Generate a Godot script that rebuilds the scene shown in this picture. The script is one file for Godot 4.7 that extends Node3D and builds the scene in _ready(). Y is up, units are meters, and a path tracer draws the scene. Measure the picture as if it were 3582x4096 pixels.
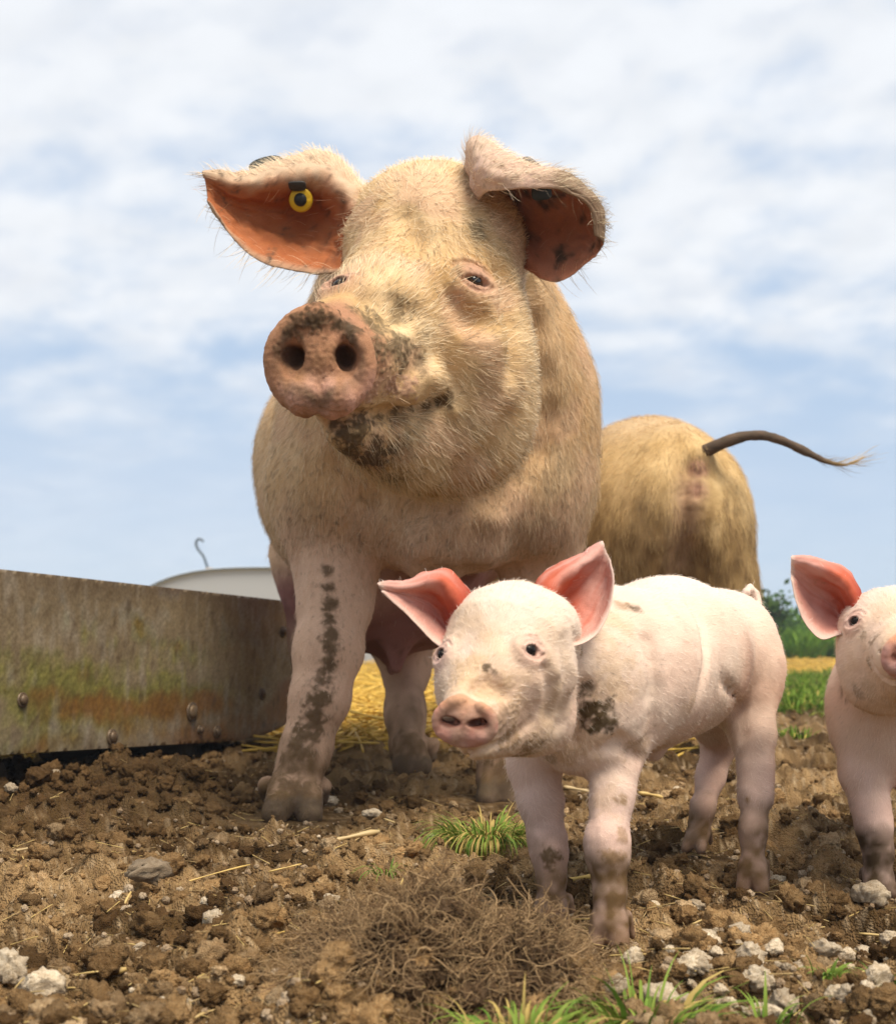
extends Node3D
# A sow, her piglets and a galvanised trough on churned soil. Metres, y up, the camera looks along -z.

const F := 1334.0      # focal length in picture heights of 1024
const HOR := 632.0     # row of the horizon
const EYE := 0.25      # height of the camera above the soil

var rng := RandomNumberGenerator.new()
var nz := FastNoiseLite.new()
var nf := FastNoiseLite.new()
var cellular := FastNoiseLite.new()
var taken := {}
var feet := []         # [x, z, radius] where something stands on the soil
var grain: NoiseTexture2D
var bumps: NoiseTexture2D


func at(px: float, py: float, z: float) -> Vector3:
	return Vector3((px - 447.5) * z / F, EYE + (HOR - py) * z / F, -z)


func px(r: float, z: float) -> float:
	return r * z / F


func on_soil(x: float, y: float) -> Vector3:
	var z := EYE * F / (y - HOR)
	var p := Vector3((x - 447.5) * z / F, 0, -z)
	for k in 3:
		var h := soil(p.x, p.z)
		z = (EYE - h) * F / (y - HOR)
		p = Vector3((x - 447.5) * z / F, h, -z)
	return p


static func sm(a: float, b: float, x: float) -> float:
	var t := clampf((x - a) / (b - a), 0.0, 1.0)
	return t * t * (3.0 - 2.0 * t)


# ---------------------------------------------------------------- animal bodies: a field of tapered limbs and ellipsoids, meshed as one skin
class Fig:
	const N := 8
	var kd := PackedInt32Array()
	var ng := PackedInt32Array()
	var A := PackedVector3Array()
	var B := PackedVector3Array()
	var X := PackedVector3Array()
	var Y := PackedVector3Array()
	var Z := PackedVector3Array()
	var ra := PackedFloat32Array()
	var rb := PackedFloat32Array()
	var kk := PackedFloat32Array()
	var inv := PackedFloat32Array()
	var all := PackedInt32Array()
	var V := PackedVector3Array()
	var I := PackedInt32Array()
	var tag := PackedByteArray()
	var uv := PackedVector2Array()
	var nrm := PackedVector3Array()
	var col := PackedColorArray()
	var cell := 0.01
	var lo: Vector3
	var blocks: Array[Vector3i] = []
	var lists := []
	var made := []
	var where := {}
	var fresh := PackedVector3Array()
	var fixed := []

	func add(kind: int, a: Vector3, b: Vector3, r1: float, r2: float, k: float, neg: int, bs: Basis) -> void:
		all.append(kd.size())
		kd.append(kind)
		ng.append(neg)
		A.append(a)
		B.append(b)
		X.append(bs.x)
		Y.append(bs.y)
		Z.append(bs.z)
		ra.append(r1)
		rb.append(r2)
		kk.append(k)
		inv.append(1.0 / maxf(b.length_squared(), 1e-9))

	func cone(a: Vector3, b: Vector3, r1: float, r2: float, k := 0.03, neg := 0) -> void:
		add(0, a, b - a, r1, r2 - r1, k, neg, Basis())

	func ell(c: Vector3, r: Vector3, k := 0.03, bs := Basis(), neg := 0) -> void:
		add(1, c, r, 0.0, 0.0, k, neg, bs)

	func chain(pts: Array, k := 0.02, neg := 0) -> void:
		for i in pts.size() - 1:
			cone(pts[i][0], pts[i + 1][0], pts[i][1], pts[i + 1][1], k, neg)

	func sd(p: Vector3, list: PackedInt32Array) -> float:
		var d := 1.0
		for i in list:
			var q := p - A[i]
			var e: float
			var b := B[i]
			if kd[i] == 0:
				var t := clampf(q.dot(b) * inv[i], 0.0, 1.0)
				e = (q - b * t).length() - ra[i] - rb[i] * t
			else:
				var l := Vector3(q.dot(X[i]), q.dot(Y[i]), q.dot(Z[i])) / b
				var k0 := l.length()
				e = k0 * (k0 - 1.0) / maxf((l / b).length(), 1e-6)
				if k0 < 0.02:
					e = -b[b.min_axis_index()]
			var k := kk[i]
			if ng[i] == 1:
				e = -e
				var h := maxf(k - absf(d - e), 0.0) / k
				d = maxf(d, e) + h * h * k * 0.25
			else:
				var h := maxf(k - absf(d - e), 0.0) / k
				d = minf(d, e) - h * h * k * 0.25
		return d

	func one(i: int, p: Vector3) -> float:
		var q := p - A[i]
		if kd[i] == 0:
			var t := clampf(q.dot(B[i]) * inv[i], 0.0, 1.0)
			return (q - B[i] * t).length() - ra[i] - rb[i] * t
		var l := Vector3(q.dot(X[i]), q.dot(Y[i]), q.dot(Z[i])) / B[i]
		return (l.length() - 1.0) * B[i][B[i].min_axis_index()]

	func hit(eye: Vector3, through: Vector3) -> Vector3:
		var dir := (through - eye).normalized()
		var t := 0.5
		for k in 120:
			var d := sd(eye + dir * t, all)
			if d < 0.0003 or t > 6.0:
				break
			t += d * 0.7
		return eye + dir * t

	func grad(p: Vector3, list: PackedInt32Array, h: float) -> Vector3:
		var a := sd(p + Vector3(h, -h, -h), list)
		var b := sd(p + Vector3(-h, -h, h), list)
		var c := sd(p + Vector3(-h, h, -h), list)
		var d := sd(p + Vector3(h, h, h), list)
		return Vector3(a - b - c + d, -a - b + c + d, -a + b - c + d).normalized()

	func do_block(n: int) -> void:
		var at0 := blocks[n]
		var half := cell * N * 0.5
		var o := lo + Vector3(at0) * cell * N
		var c := o + Vector3.ONE * half
		var list := PackedInt32Array()
		for i in all:
			if one(i, c) < half * 2.0 + kk[i] * 2.5 + 6.0 * cell:
				list.append(i)
		lists[n] = list
		var val := PackedFloat32Array()
		val.resize(729)
		var m := 0
		for z in 9:
			for y in 9:
				for x in 9:
					val[m] = sd(o + Vector3(x, y, z) * cell, list)
					m += 1
		var keys := PackedInt64Array()
		var pos := PackedVector3Array()
		var flags := PackedByteArray()
		for z in 8:
			for y in 8:
				for x in 8:
					m = x + 9 * y + 81 * z
					var s0 := val[m] < 0.0
					if s0 == (val[m + 1] < 0.0) and s0 == (val[m + 9] < 0.0) and s0 == (val[m + 10] < 0.0) and s0 == (val[m + 81] < 0.0) and s0 == (val[m + 82] < 0.0) and s0 == (val[m + 90] < 0.0) and s0 == (val[m + 91] < 0.0):
						continue
					var sum := Vector3.ZERO
					var cnt := 0
					for ax in 3:
						var da: int = [1, 9, 81][ax]
						var db: int = [9, 81, 1][ax]
						var dc: int = [81, 1, 9][ax]
						for j in 4:
							var from := m + (db if j & 1 else 0) + (dc if j & 2 else 0)
							var v0 := val[from]
							var v1 := val[from + da]
							if (v0 < 0.0) != (v1 < 0.0):
								var q := Vector3.ZERO
								q[ax] = v0 / (v0 - v1)
								if j & 1:
									q[(ax + 1) % 3] = 1.0
								if j & 2:
									q[(ax + 2) % 3] = 1.0
								sum += q
								cnt += 1
					var g := at0 * N + Vector3i(x, y, z)
					keys.append((g.x * 4096 + g.y) * 4096 + g.z)
					pos.append(o + (Vector3(x, y, z) + sum / cnt) * cell)
					var f := 1 if s0 else 0
					if s0 != (val[m + 1] < 0.0):
						f |= 2
					if s0 != (val[m + 9] < 0.0):
						f |= 4
					if s0 != (val[m + 81] < 0.0):
						f |= 8
					flags.append(f)
		made[n] = [keys, pos, flags]

	func build(size: float) -> void:
		cell = size
		lo = Vector3.ONE * 99.0
		var hi := -lo
		for i in all:
			if ng[i]:
				continue
			if kd[i] == 0:
				var r := Vector3.ONE * (maxf(ra[i], ra[i] + rb[i]) + kk[i] * 0.3)
				lo = lo.min(A[i] - r).min(A[i] + B[i] - r)
				hi = hi.max(A[i] + r).max(A[i] + B[i] + r)
			else:
				var r2 := Vector3.ONE * (B[i][B[i].max_axis_index()] + kk[i] * 0.3)
				lo = lo.min(A[i] - r2)
				hi = hi.max(A[i] + r2)
		lo -= Vector3.ONE * cell * 2.0
		hi += Vector3.ONE * cell * 2.0
		var nb := Vector3i(((hi - lo) / (cell * N)).ceil())
		var half := cell * N * 0.5
		for x in nb.x:
			for y in nb.y:
				for z in nb.z:
					var c := lo + (Vector3(x, y, z) + Vector3.ONE * 0.5) * cell * N
					if absf(sd(c, all)) < half * 3.4:
						where[(x * 512 + y) * 512 + z] = blocks.size()
						blocks.append(Vector3i(x, y, z))
		lists.resize(blocks.size())
		made.resize(blocks.size())
		var job := WorkerThreadPool.add_group_task(do_block, blocks.size())
		WorkerThreadPool.wait_for_group_task_completion(job)
		var ids := {}
		for b in made:
			for key in b[0]:
				ids[key] = ids.size()
			V.append_array(b[1])
		var sx := 4096 * 4096
		for b in made:
			for j in b[0].size():
				var f: int = b[2][j]
				if f < 2:
					continue
				var k: int = b[0][j]
				for ax in 3:
					if not (f & (2 << ax)):
						continue
					var da: int = [4096, 1, sx][ax]
					var db: int = [1, sx, 4096][ax]
					var q1: int = ids.get(k - da, -1)
					var q2: int = ids.get(k - da - db, -1)
					var q3: int = ids.get(k - db, -1)
					if q1 < 0 or q2 < 0 or q3 < 0:
						continue
					var q0: int = ids[k]
					if f & 1:
						I.append_array(PackedInt32Array([q0, q2, q1, q0, q3, q2]))
					else:
						I.append_array(PackedInt32Array([q0, q1, q2, q0, q2, q3]))
		made.clear()

	func list_at(p: Vector3) -> PackedInt32Array:
		var g := Vector3i(((p - lo) / (cell * N)).floor())
		var n: int = where.get((g.x * 512 + g.y) * 512 + g.z, -1)
		return all if n < 0 else lists[n]

	func settle(n: int) -> void:
		var out := PackedVector3Array()
		for i in range(n * 256, mini(n * 256 + 256, fresh.size())):
			var p := fresh[i]
			var list := list_at(p)
			for k in 2:
				var d := sd(p, list)
				if absf(d) > cell * 2.0:
					break
				p -= grad(p, list, 0.0006) * d
			out.append(p)
		fixed[n] = out

	func settled(pts: PackedVector3Array) -> PackedVector3Array:
		fresh = pts
		var n := (pts.size() + 255) / 256
		fixed.clear()
		fixed.resize(n)
		if n:
			WorkerThreadPool.wait_for_group_task_completion(WorkerThreadPool.add_group_task(settle, n))
		var out := PackedVector3Array()
		for a in fixed:
			out.append_array(a)
		return out

	func refine(spots: Array, passes: int) -> void:   # spots: [centre, radius, edge length]
		V = settled(V)
		for k in passes:
			var want := PackedFloat32Array()
			want.resize(V.size())
			for i in V.size():
				var w := 1.0
				var v := V[i]
				for s in spots:
					if s[2] < w and v.distance_squared_to(s[0]) < s[1] * s[1]:
						w = s[2]
				want[i] = w
			var mids := {}
			var pts := PackedVector3Array()
			var out := PackedInt32Array()
			for t in range(0, I.size(), 3):
				var v := [I[t], I[t + 1], I[t + 2]]
				var m := [-1, -1, -1]
				var n := 0
				for e in 3:
					var a: int = v[e]
					var b: int = v[(e + 1) % 3]
					if V[a].distance_to(V[b]) > 1.45 * minf(want[a], want[b]):
						var key := (mini(a, b) << 32) | maxi(a, b)
						if not mids.has(key):
							mids[key] = V.size() + pts.size()
							pts.append((V[a] + V[b]) * 0.5)
						m[e] = mids[key]
						n += 1
				if n == 0:
					out.append_array(PackedInt32Array(v))
				elif n == 3:
					out.append_array(PackedInt32Array([v[0], m[0], m[2], m[0], v[1], m[1], m[2], m[1], v[2], m[0], m[1], m[2]]))
				elif n == 1:
					for e in 3:
						if m[e] >= 0:
							out.append_array(PackedInt32Array([v[e], m[e], v[(e + 2) % 3], m[e], v[(e + 1) % 3], v[(e + 2) % 3]]))
				else:
					for e in 3:
						if m[e] < 0:
							var c: int = v[(e + 2) % 3]
							var mb: int = m[(e + 1) % 3]
							var ma: int = m[(e + 2) % 3]
							out.append_array(PackedInt32Array([c, ma, mb, v[e], v[(e + 1) % 3], mb, v[e], mb, ma]))
			I = out
			if pts.is_empty():
				break
			V.append_array(settled(pts))

	func ready() -> void:
		tag.resize(V.size())
		uv.resize(V.size())

	func append(v: PackedVector3Array, idx: PackedInt32Array, t: PackedByteArray, u: PackedVector2Array) -> void:
		var at0 := V.size()
		V.append_array(v)
		tag.append_array(t)
		uv.append_array(u)
		for i in idx:
			I.append(i + at0)

	func normals() -> void:
		nrm = PackedVector3Array()
		nrm.resize(V.size())
		for t in range(0, I.size(), 3):
			var a := I[t]
			var b := I[t + 1]
			var c := I[t + 2]
			var n := (V[c] - V[a]).cross(V[b] - V[a])
			nrm[a] += n
			nrm[b] += n
			nrm[c] += n
		for i in V.size():
			nrm[i] = nrm[i].normalized()

	var shade: Callable
	var moved := []

	func paint_some(n: int) -> void:
		var out := PackedColorArray()
		for i in range(n * 1024, mini(n * 1024 + 1024, V.size())):
			out.append(shade.call(V[i], nrm[i], tag[i], uv[i]))
		moved[n] = out

	func paint(how: Callable) -> ArrayMesh:    # the colour's alpha is how far the skin is pushed out
		shade = how
		normals()
		var n := (V.size() + 1023) / 1024
		moved.resize(n)
		WorkerThreadPool.wait_for_group_task_completion(WorkerThreadPool.add_group_task(paint_some, n))
		col = PackedColorArray()
		for a in moved:
			col.append_array(a)
		for i in V.size():
			V[i] += nrm[i] * col[i].a
			col[i].a = 1.0
		normals()
		var arr := []
		arr.resize(Mesh.ARRAY_MAX)
		arr[Mesh.ARRAY_VERTEX] = V
		arr[Mesh.ARRAY_NORMAL] = nrm
		arr[Mesh.ARRAY_COLOR] = col
		arr[Mesh.ARRAY_INDEX] = I
		var m := ArrayMesh.new()
		m.add_surface_from_arrays(Mesh.PRIMITIVE_TRIANGLES, arr)
		return m


# ---------------------------------------------------------------- sheets (ears) and tubes
static func cr(a: Vector3, b: Vector3, c: Vector3, d: Vector3, t: float) -> Vector3:
	return 0.5 * (2.0 * b + (c - a) * t + (2.0 * a - 5.0 * b + 4.0 * c - d) * t * t + (3.0 * b - 3.0 * c + d - a) * t * t * t)


static func along(pts: Array, u: float) -> Vector3:
	var n := pts.size() - 1
	var x := clampf(u, 0.0, 1.0) * n
	var i := mini(int(x), n - 1)
	var p0: Vector3 = pts[i - 1] if i > 0 else 2.0 * pts[0] - pts[1]
	var p3: Vector3 = pts[i + 2] if i + 2 <= n else 2.0 * pts[n] - pts[n - 1]
	return cr(p0, pts[i], pts[i + 1], p3, x - i)


# An ear: a net of points (rows of columns) drawn through smoothly, with thickness. Tags: 1 the first side, 2 the other.
func ear(f: Fig, net: Array, thick: float, nu := 56, nv := 48, flip := false, rough := 0.0) -> void:
	# the first side is the one that the ear's hollow turns to the front
	var p := PackedVector3Array()
	for j in nv:
		var rowpts := []
		for i in nu:
			var column := []
			for r in net:
				column.append(along(r, i / (nu - 1.0)))
			rowpts.append(along(column, j / (nv - 1.0)))
		for q in rowpts:
			p.append(q)
	var mid := int(nv * 0.72) * nu + nu / 2
	flip = (p[mid + 1] - p[mid - 1]).cross(p[mid + nu] - p[mid - nu]).dot(Vector3(0, EYE, 0) - p[mid]) < 0.0
	var nn := PackedVector3Array()
	for j in nv:
		for i in nu:
			var du := p[j * nu + mini(i + 1, nu - 1)] - p[j * nu + maxi(i - 1, 0)]
			var dv := p[mini(j + 1, nv - 1) * nu + i] - p[maxi(j - 1, 0) * nu + i]
			var n := du.cross(dv).normalized()
			nn.append(-n if flip else n)
	var v := PackedVector3Array()
	var t := PackedByteArray()
	var u := PackedVector2Array()
	for side in 2:
		for j in nv:
			for i in nu:
				var a := j / (nv - 1.0)
				var b := i / (nu - 1.0)
				var edge := minf(minf(a, 1.0 - a) * 6.0, (1.0 - b) * 9.0)
				var th := thick * (0.2 + 0.8 * sqrt(clampf(edge, 0.0, 1.0))) * (1.25 - 0.6 * b)
				var q := p[j * nu + i]
				q += nn[j * nu + i] * (th * (0.5 if side == 0 else -0.5) + rough * (nz.get_noise_3dv(q * 45.0) + 1.2 * nz.get_noise_2d(a * 6.0 + thick * 900.0, b * 1.4)) * minf(1.0, edge + 0.3))
				v.append(q)
				t.append(1 + side)
				u.append(Vector2(b, a))
	var idx := PackedInt32Array()
	var m := nu * nv
	for j in nv - 1:
		for i in nu - 1:
			var q := j * nu + i
			var f0 := [q, q + 1, q + nu + 1, q, q + nu + 1, q + nu]
			var b0 := [q + m, q + nu + 1 + m, q + 1 + m, q + m, q + nu + m, q + nu + 1 + m]
			if not flip:
				f0.reverse()
				b0.reverse()
			idx.append_array(PackedInt32Array(f0 + b0))
	var ring := []
	for i in nu:
		ring.append(i)
	for j in range(1, nv):
		ring.append(j * nu + nu - 1)
	for i in range(nu - 2, -1, -1):
		ring.append((nv - 1) * nu + i)
	for j in range(nv - 2, 0, -1):
		ring.append(j * nu)
	for k in ring.size():
		var a: int = ring[k]
		var b: int = ring[(k + 1) % ring.size()]
		var w := [a, b, b + m, a, b + m, a + m]
		if flip:
			w.reverse()
		idx.append_array(PackedInt32Array(w))
	f.append(v, idx, t, u)


static func tube(st: SurfaceTool, pts: Array, radii: Array, sides := 7, c := Color.WHITE, capped := true) -> void:
	var rings := []
	var n := pts.size()
	var side := Vector3.ZERO
	for i in n:
		var d: Vector3 = (pts[mini(i + 1, n - 1)] - pts[maxi(i - 1, 0)]).normalized()
		if side == Vector3.ZERO:
			side = d.cross(Vector3.UP if absf(d.y) < 0.9 else Vector3.RIGHT).normalized()
		else:
			side = (side - d * side.dot(d)).normalized()
		var other := d.cross(side)
		var ring := []
		for k in sides:
			var a := TAU * k / sides
			ring.append(pts[i] + (side * cos(a) + other * sin(a)) * radii[i])
		rings.append(ring)
	st.set_color(c)
	for i in n - 1:
		for k in sides:
			var l := (k + 1) % sides
			for q in [rings[i][k], rings[i + 1][l], rings[i][l], rings[i][k], rings[i + 1][k], rings[i + 1][l]]:
				st.add_vertex(q)
	if capped:
		for k in sides:
			var l := (k + 1) % sides
			for q in [pts[0], rings[0][k], rings[0][l], pts[n - 1], rings[n - 1][l], rings[n - 1][k]]:
				st.add_vertex(q)


# a round limb too thin for the field, drawn along points
func whip(f: Fig, pts: Array, radii: Array, t: int) -> void:
	var n := 40
	var sides := 12
	var v := PackedVector3Array()
	var tg := PackedByteArray()
	var u := PackedVector2Array()
	var idx := PackedInt32Array()
	var side := Vector3.UP
	for i in n:
		var k := i / (n - 1.0)
		var p := along(pts, k)
		var d := (along(pts, k + 0.01) - along(pts, k - 0.01)).normalized()
		side = (side - d * side.dot(d)).normalized()
		var other := d.cross(side)
		var x := k * (radii.size() - 1)
		var r := lerpf(radii[int(x)], radii[mini(int(x) + 1, radii.size() - 1)], x - int(x))
		for j in sides:
			var a := TAU * j / sides
			v.append(p + (side * cos(a) + other * sin(a)) * r)
			tg.append(t)
			u.append(Vector2(k, j / float(sides)))
	for i in n - 1:
		for j in sides:
			var q := i * sides + j
			var w := i * sides + (j + 1) % sides
			idx.append_array(PackedInt32Array([q, w + sides, w, q, q + sides, w + sides]))
	f.append(v, idx, tg, u)


static func begin() -> SurfaceTool:
	var st := SurfaceTool.new()
	st.begin(Mesh.PRIMITIVE_TRIANGLES)
	st.set_smooth_group(0)
	return st


static func finish(st: SurfaceTool) -> ArrayMesh:
	st.index()
	st.generate_normals()
	return st.commit()


# ---------------------------------------------------------------- naming
func numbered(called: String) -> String:
	var n: int = taken.get(called, 0)
	taken[called] = n + 1
	return called if n == 0 else "%s_%03d" % [called, n]


func tell(o: Node3D, label: String, category: String, group := "", kind := "") -> void:
	if label:
		o.set_meta("label", label)
	if category:
		o.set_meta("category", category)
	if group:
		o.set_meta("group", group)
	if kind:
		o.set_meta("kind", kind)


func thing(called: String, label: String, category: String, where := Vector3.ZERO, group := "") -> Node3D:
	var o := Node3D.new()
	o.name = numbered(called)
	o.position = where
	tell(o, label, category, group)
	add_child(o)
	return o


func part(called: String, m: Mesh, mat: Material, parent: Node3D, where := Vector3.ZERO) -> MeshInstance3D:
	var o := MeshInstance3D.new()
	o.mesh = m
	o.material_override = mat
	o.name = called if parent != self else numbered(called)
	parent.add_child(o, true)
	o.position = where
	return o


func many(called: String, m: Mesh, mat: Material, xf: Array, tint: Array, parent: Node3D) -> MultiMeshInstance3D:
	var mm := MultiMesh.new()
	mm.transform_format = MultiMesh.TRANSFORM_3D
	mm.use_colors = true
	mm.mesh = m
	mm.instance_count = xf.size()
	for i in xf.size():
		mm.set_instance_transform(i, xf[i])
		mm.set_instance_color(i, tint[i])
	var o := MultiMeshInstance3D.new()
	o.multimesh = mm
	o.material_override = mat
	o.name = called if parent != self else numbered(called)
	o.set_meta("kind", "stuff")
	parent.add_child(o, true)
	return o


func skin(rough := 0.75, spec := 0.3, tex := 30.0, relief := 0.05) -> StandardMaterial3D:
	var m := StandardMaterial3D.new()
	m.vertex_color_use_as_albedo = true
	m.roughness = rough
	m.metallic_specular = spec
	m.uv1_triplanar = true
	m.uv1_world_triplanar = true
	m.uv1_scale = Vector3.ONE * tex
	m.albedo_texture = grain
	m.heightmap_enabled = true
	m.heightmap_texture = bumps
	m.heightmap_scale = relief
	return m


func plain(c: Color, rough := 0.7, metal := 0.0) -> StandardMaterial3D:
	var m := StandardMaterial3D.new()
	m.albedo_color = c.linear_to_srgb()
	m.roughness = rough
	m.metallic = metal
	return m


func vertex_mat(rough := 0.85, back := 0.0) -> StandardMaterial3D:
	var m := StandardMaterial3D.new()
	m.vertex_color_use_as_albedo = true
	m.roughness = rough
	m.metallic_specular = 0.3
	if back > 0.0:
		m.backlight_enabled = true
		m.backlight = Color(back, back, back)
	return m


# ---------------------------------------------------------------- the whole
func _ready() -> void:
	view_and_light()
	noises()
	feet = [[-0.214, -1.822, 0.06], [0.0757, -2.02, 0.06], [-0.066, -2.40, 0.05], [-0.28, -2.75, 0.05],
		[0.1316, -1.065, 0.026], [0.086, -1.138, 0.026], [0.2951, -1.293, 0.024], [0.278, -1.50, 0.024], [0.411, -1.273, 0.026]]
	var t := Time.get_ticks_msec()
	ground()
	far_field()
	print("ground ", Time.get_ticks_msec() - t)
	trough()
	ark()
	print("trough ", Time.get_ticks_msec() - t)
	sow()
	print("sow ", Time.get_ticks_msec() - t)
	rear_sow()
	print("rear sow ", Time.get_ticks_msec() - t)
	piglet()
	side_piglet()
	print("piglets ", Time.get_ticks_msec() - t)
	litter()
	print("litter ", Time.get_ticks_msec() - t)


func view_and_light() -> void:
	var cam := Camera3D.new()
	cam.name = "camera"
	cam.projection = Camera3D.PROJECTION_FRUSTUM
	cam.near = 0.1
	cam.far = 600.0
	cam.size = 2.0 * 0.1 * 512.0 / F
	cam.frustum_offset = Vector2(0, (HOR - 512.0) / F * 0.1)
	cam.position = Vector3(0, EYE, 0)
	var lens := CameraAttributesPhysical.new()
	lens.frustum_focal_length = 24.0
	lens.exposure_aperture = 6.0
	lens.frustum_focus_distance = 1.3
	lens.frustum_near = 0.1
	lens.frustum_far = 600.0
	cam.attributes = lens
	add_child(cam)
	var sun := DirectionalLight3D.new()
	sun.name = "sun"
	sun.light_energy = 1.5
	sun.light_angular_distance = 28.0
	sun.light_color = Color(1.0, 0.945, 0.86)
	sun.shadow_enabled = true
	add_child(sun)
	sun.look_at_from_position(Vector3.ZERO, Vector3(-0.32, -1.0, -0.44))
	var env := Environment.new()
	env.background_mode = Environment.BG_SKY
	env.tonemap_mode = Environment.TONE_MAPPER_LINEAR
	env.tonemap_exposure = 1.0
	env.sdfgi_enabled = true
	env.ssao_enabled = true
	env.ssil_enabled = true
	env.fog_enabled = true
	env.fog_density = 0.004
	env.fog_light_color = Color(0.86, 0.91, 0.97)
	var sky := Sky.new()
	var pano := PanoramaSkyMaterial.new()
	pano.panorama = ImageTexture.create_from_image(cloudy())
	sky.sky_material = pano
	env.sky = sky
	var we := WorldEnvironment.new()
	we.name = "world"
	we.environment = env
	add_child(we)


var sky_rows := []

func cloudy() -> Image:
	var w := 2400
	var h := 1200
	var a := FastNoiseLite.new()
	a.seed = 11
	a.noise_type = FastNoiseLite.TYPE_SIMPLEX_SMOOTH
	a.frequency = 1.0
	a.fractal_octaves = 6
	a.fractal_gain = 0.52
	var b := FastNoiseLite.new()
	b.seed = 5
	b.frequency = 1.0
	b.fractal_octaves = 3
	sky_rows.resize(h)
	var row := func(j: int) -> void:
		var out := PackedFloat32Array()
		out.resize(w * 3)
		var el := PI * (0.5 - (j + 0.5) / h)
		var y := sin(el)
		var c := cos(el)
		for i in w:
			var az := TAU * ((i + 0.5) / w - 0.5)
			var col := Vector3(0.20, 0.16, 0.11)
			if y > -0.01:
				var k := 1.0 / (maxf(y, 0.0) + 0.20)
				var u := sin(az) * c * k
				var v := -cos(az) * c * k
				var warp := b.get_noise_2d(u * 0.5, v * 0.5) * 0.6
				# broken sheets of cloud in long bands, their edges torn
				var n := a.get_noise_2d(u * 2.3 + v * 0.5 + warp, v * 2.5 - u * 0.6 + 3.0)
				var m := a.get_noise_2d(u * 5.5 + 9.0 + warp, v * 6.0 - u * 1.2)
				var big := b.get_noise_2d(u * 0.22 + 4.0, v * 0.3 + 1.6)
				var d := n * 0.95 + m * 0.30 * sm(0.10, 0.25, y) + big * 0.55
				var cover := sm(-0.72, 0.52, d + 0.36 * sm(0.17, 0.30, y) - 0.50 * (1.0 - sm(0.10, 0.24, y)) + 0.12 * sm(-0.3, 0.5, sin(az)))
				var blue := Vector3(0.505, 0.65, 0.845).lerp(Vector3(0.40, 0.55, 0.80), sm(0.06, 0.6, y))
				blue = blue.lerp(Vector3(0.585, 0.725, 0.87), 1.0 - sm(0.0, 0.12, y))
				var thick := sm(0.05, 0.75, d + 0.1)
				var white := Vector3(0.92, 0.945, 0.98).lerp(Vector3(0.69, 0.76, 0.88), thick * 0.8 * sm(-0.25, 0.45, -m))
				white = white * (1.0 + 0.06 * m)
				var haze := 1.0 - sm(0.07, 0.23, y)
				col = blue.lerp(white, lerpf(cover * 0.95, 0.16 + 0.18 * sm(-0.4, 0.4, sin(az)) + 0.10 * n, haze))
			out[i * 3] = col.x
			out[i * 3 + 1] = col.y
			out[i * 3 + 2] = col.z
		sky_rows[j] = out
	WorkerThreadPool.wait_for_group_task_completion(WorkerThreadPool.add_group_task(row, h))
	var data := PackedFloat32Array()
	for r in sky_rows:
		data.append_array(r)
	sky_rows.clear()
	return Image.create_from_data(w, h, false, Image.FORMAT_RGBF, data.to_byte_array())


func noises() -> void:
	rng.seed = 77
	nz.seed = 3
	nz.noise_type = FastNoiseLite.TYPE_SIMPLEX_SMOOTH
	nz.frequency = 1.0
	nz.fractal_octaves = 3
	nf.seed = 8
	nf.noise_type = FastNoiseLite.TYPE_SIMPLEX_SMOOTH
	nf.frequency = 1.0
	nf.fractal_octaves = 2
	cellular.seed = 21
	cellular.noise_type = FastNoiseLite.TYPE_CELLULAR
	cellular.frequency = 1.0
	cellular.fractal_type = FastNoiseLite.FRACTAL_NONE
	cellular.cellular_return_type = FastNoiseLite.RETURN_DISTANCE
	var g := FastNoiseLite.new()
	g.seed = 4
	g.frequency = 0.05
	g.fractal_octaves = 4
	grain = NoiseTexture2D.new()
	grain.width = 512
	grain.height = 512
	grain.seamless = true
	grain.noise = g
	var ramp := Gradient.new()
	ramp.colors = PackedColorArray([Color(0.84, 0.82, 0.80), Color(1, 1, 1)])
	ramp.offsets = PackedFloat32Array([0.15, 0.75])
	grain.color_ramp = ramp
	bumps = NoiseTexture2D.new()
	bumps.width = 512
	bumps.height = 512
	bumps.seamless = true
	var g2 := g.duplicate()
	g2.seed = 9
	g2.frequency = 0.08
	bumps.noise = g2


# ---------------------------------------------------------------- soil
func soil(x: float, z: float) -> float:
	var r := sqrt(x * x + z * z)
	var near := 1.0 - sm(5.0, 14.0, r)
	var heap := exp(-((x + 0.47) ** 2 / 0.010 + (z + 2.02) ** 2 / 0.02)) + 0.6 * exp(-((x + 0.36) ** 2 / 0.012 + (z + 1.85) ** 2 / 0.02)) + 0.5 * exp(-((x + 0.62) ** 2 / 0.05 + (z + 1.72) ** 2 / 0.012))
	var h := nz.get_noise_2d(x * 2.2, z * 2.2) * 0.028
	h += nz.get_noise_2d(x * 9.0 + 5.0, z * 9.0) * 0.028 * (1.0 + 0.9 * heap)
	h += nz.get_noise_2d(x * 24.0 + 5.0, z * 24.0) * 0.013
	var pit := nf.get_noise_2d(x * 6.5 + 31.0, z * 6.5)      # trodden hollows
	h -= 0.016 * sm(0.22, 0.5, pit)
	var c := cellular.get_noise_2d(x * 17.0 + h * 60.0, z * 17.0)
	h -= (c + 0.45) * 0.007 * (1.0 + 1.5 * heap)
	h += nf.get_noise_2d(x * 55.0, z * 55.0) * 0.006
	h = h * near + heap * 0.050
	h += 0.058 * exp(-((x + 0.004) ** 2 / 0.0085 + (z + 0.900) ** 2 / 0.0065))      # under the dead tussock
	for f in feet:
		var d := Vector2(x - f[0], z - f[1]).length()
		if d < f[2] * 3.2:
			h = lerpf(-0.003, h, sm(f[2] * 1.1, f[2] * 3.2, d))
	if r > 13.0:
		h += 0.05 * sm(13.0, 18.0, r)
	return h


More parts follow.
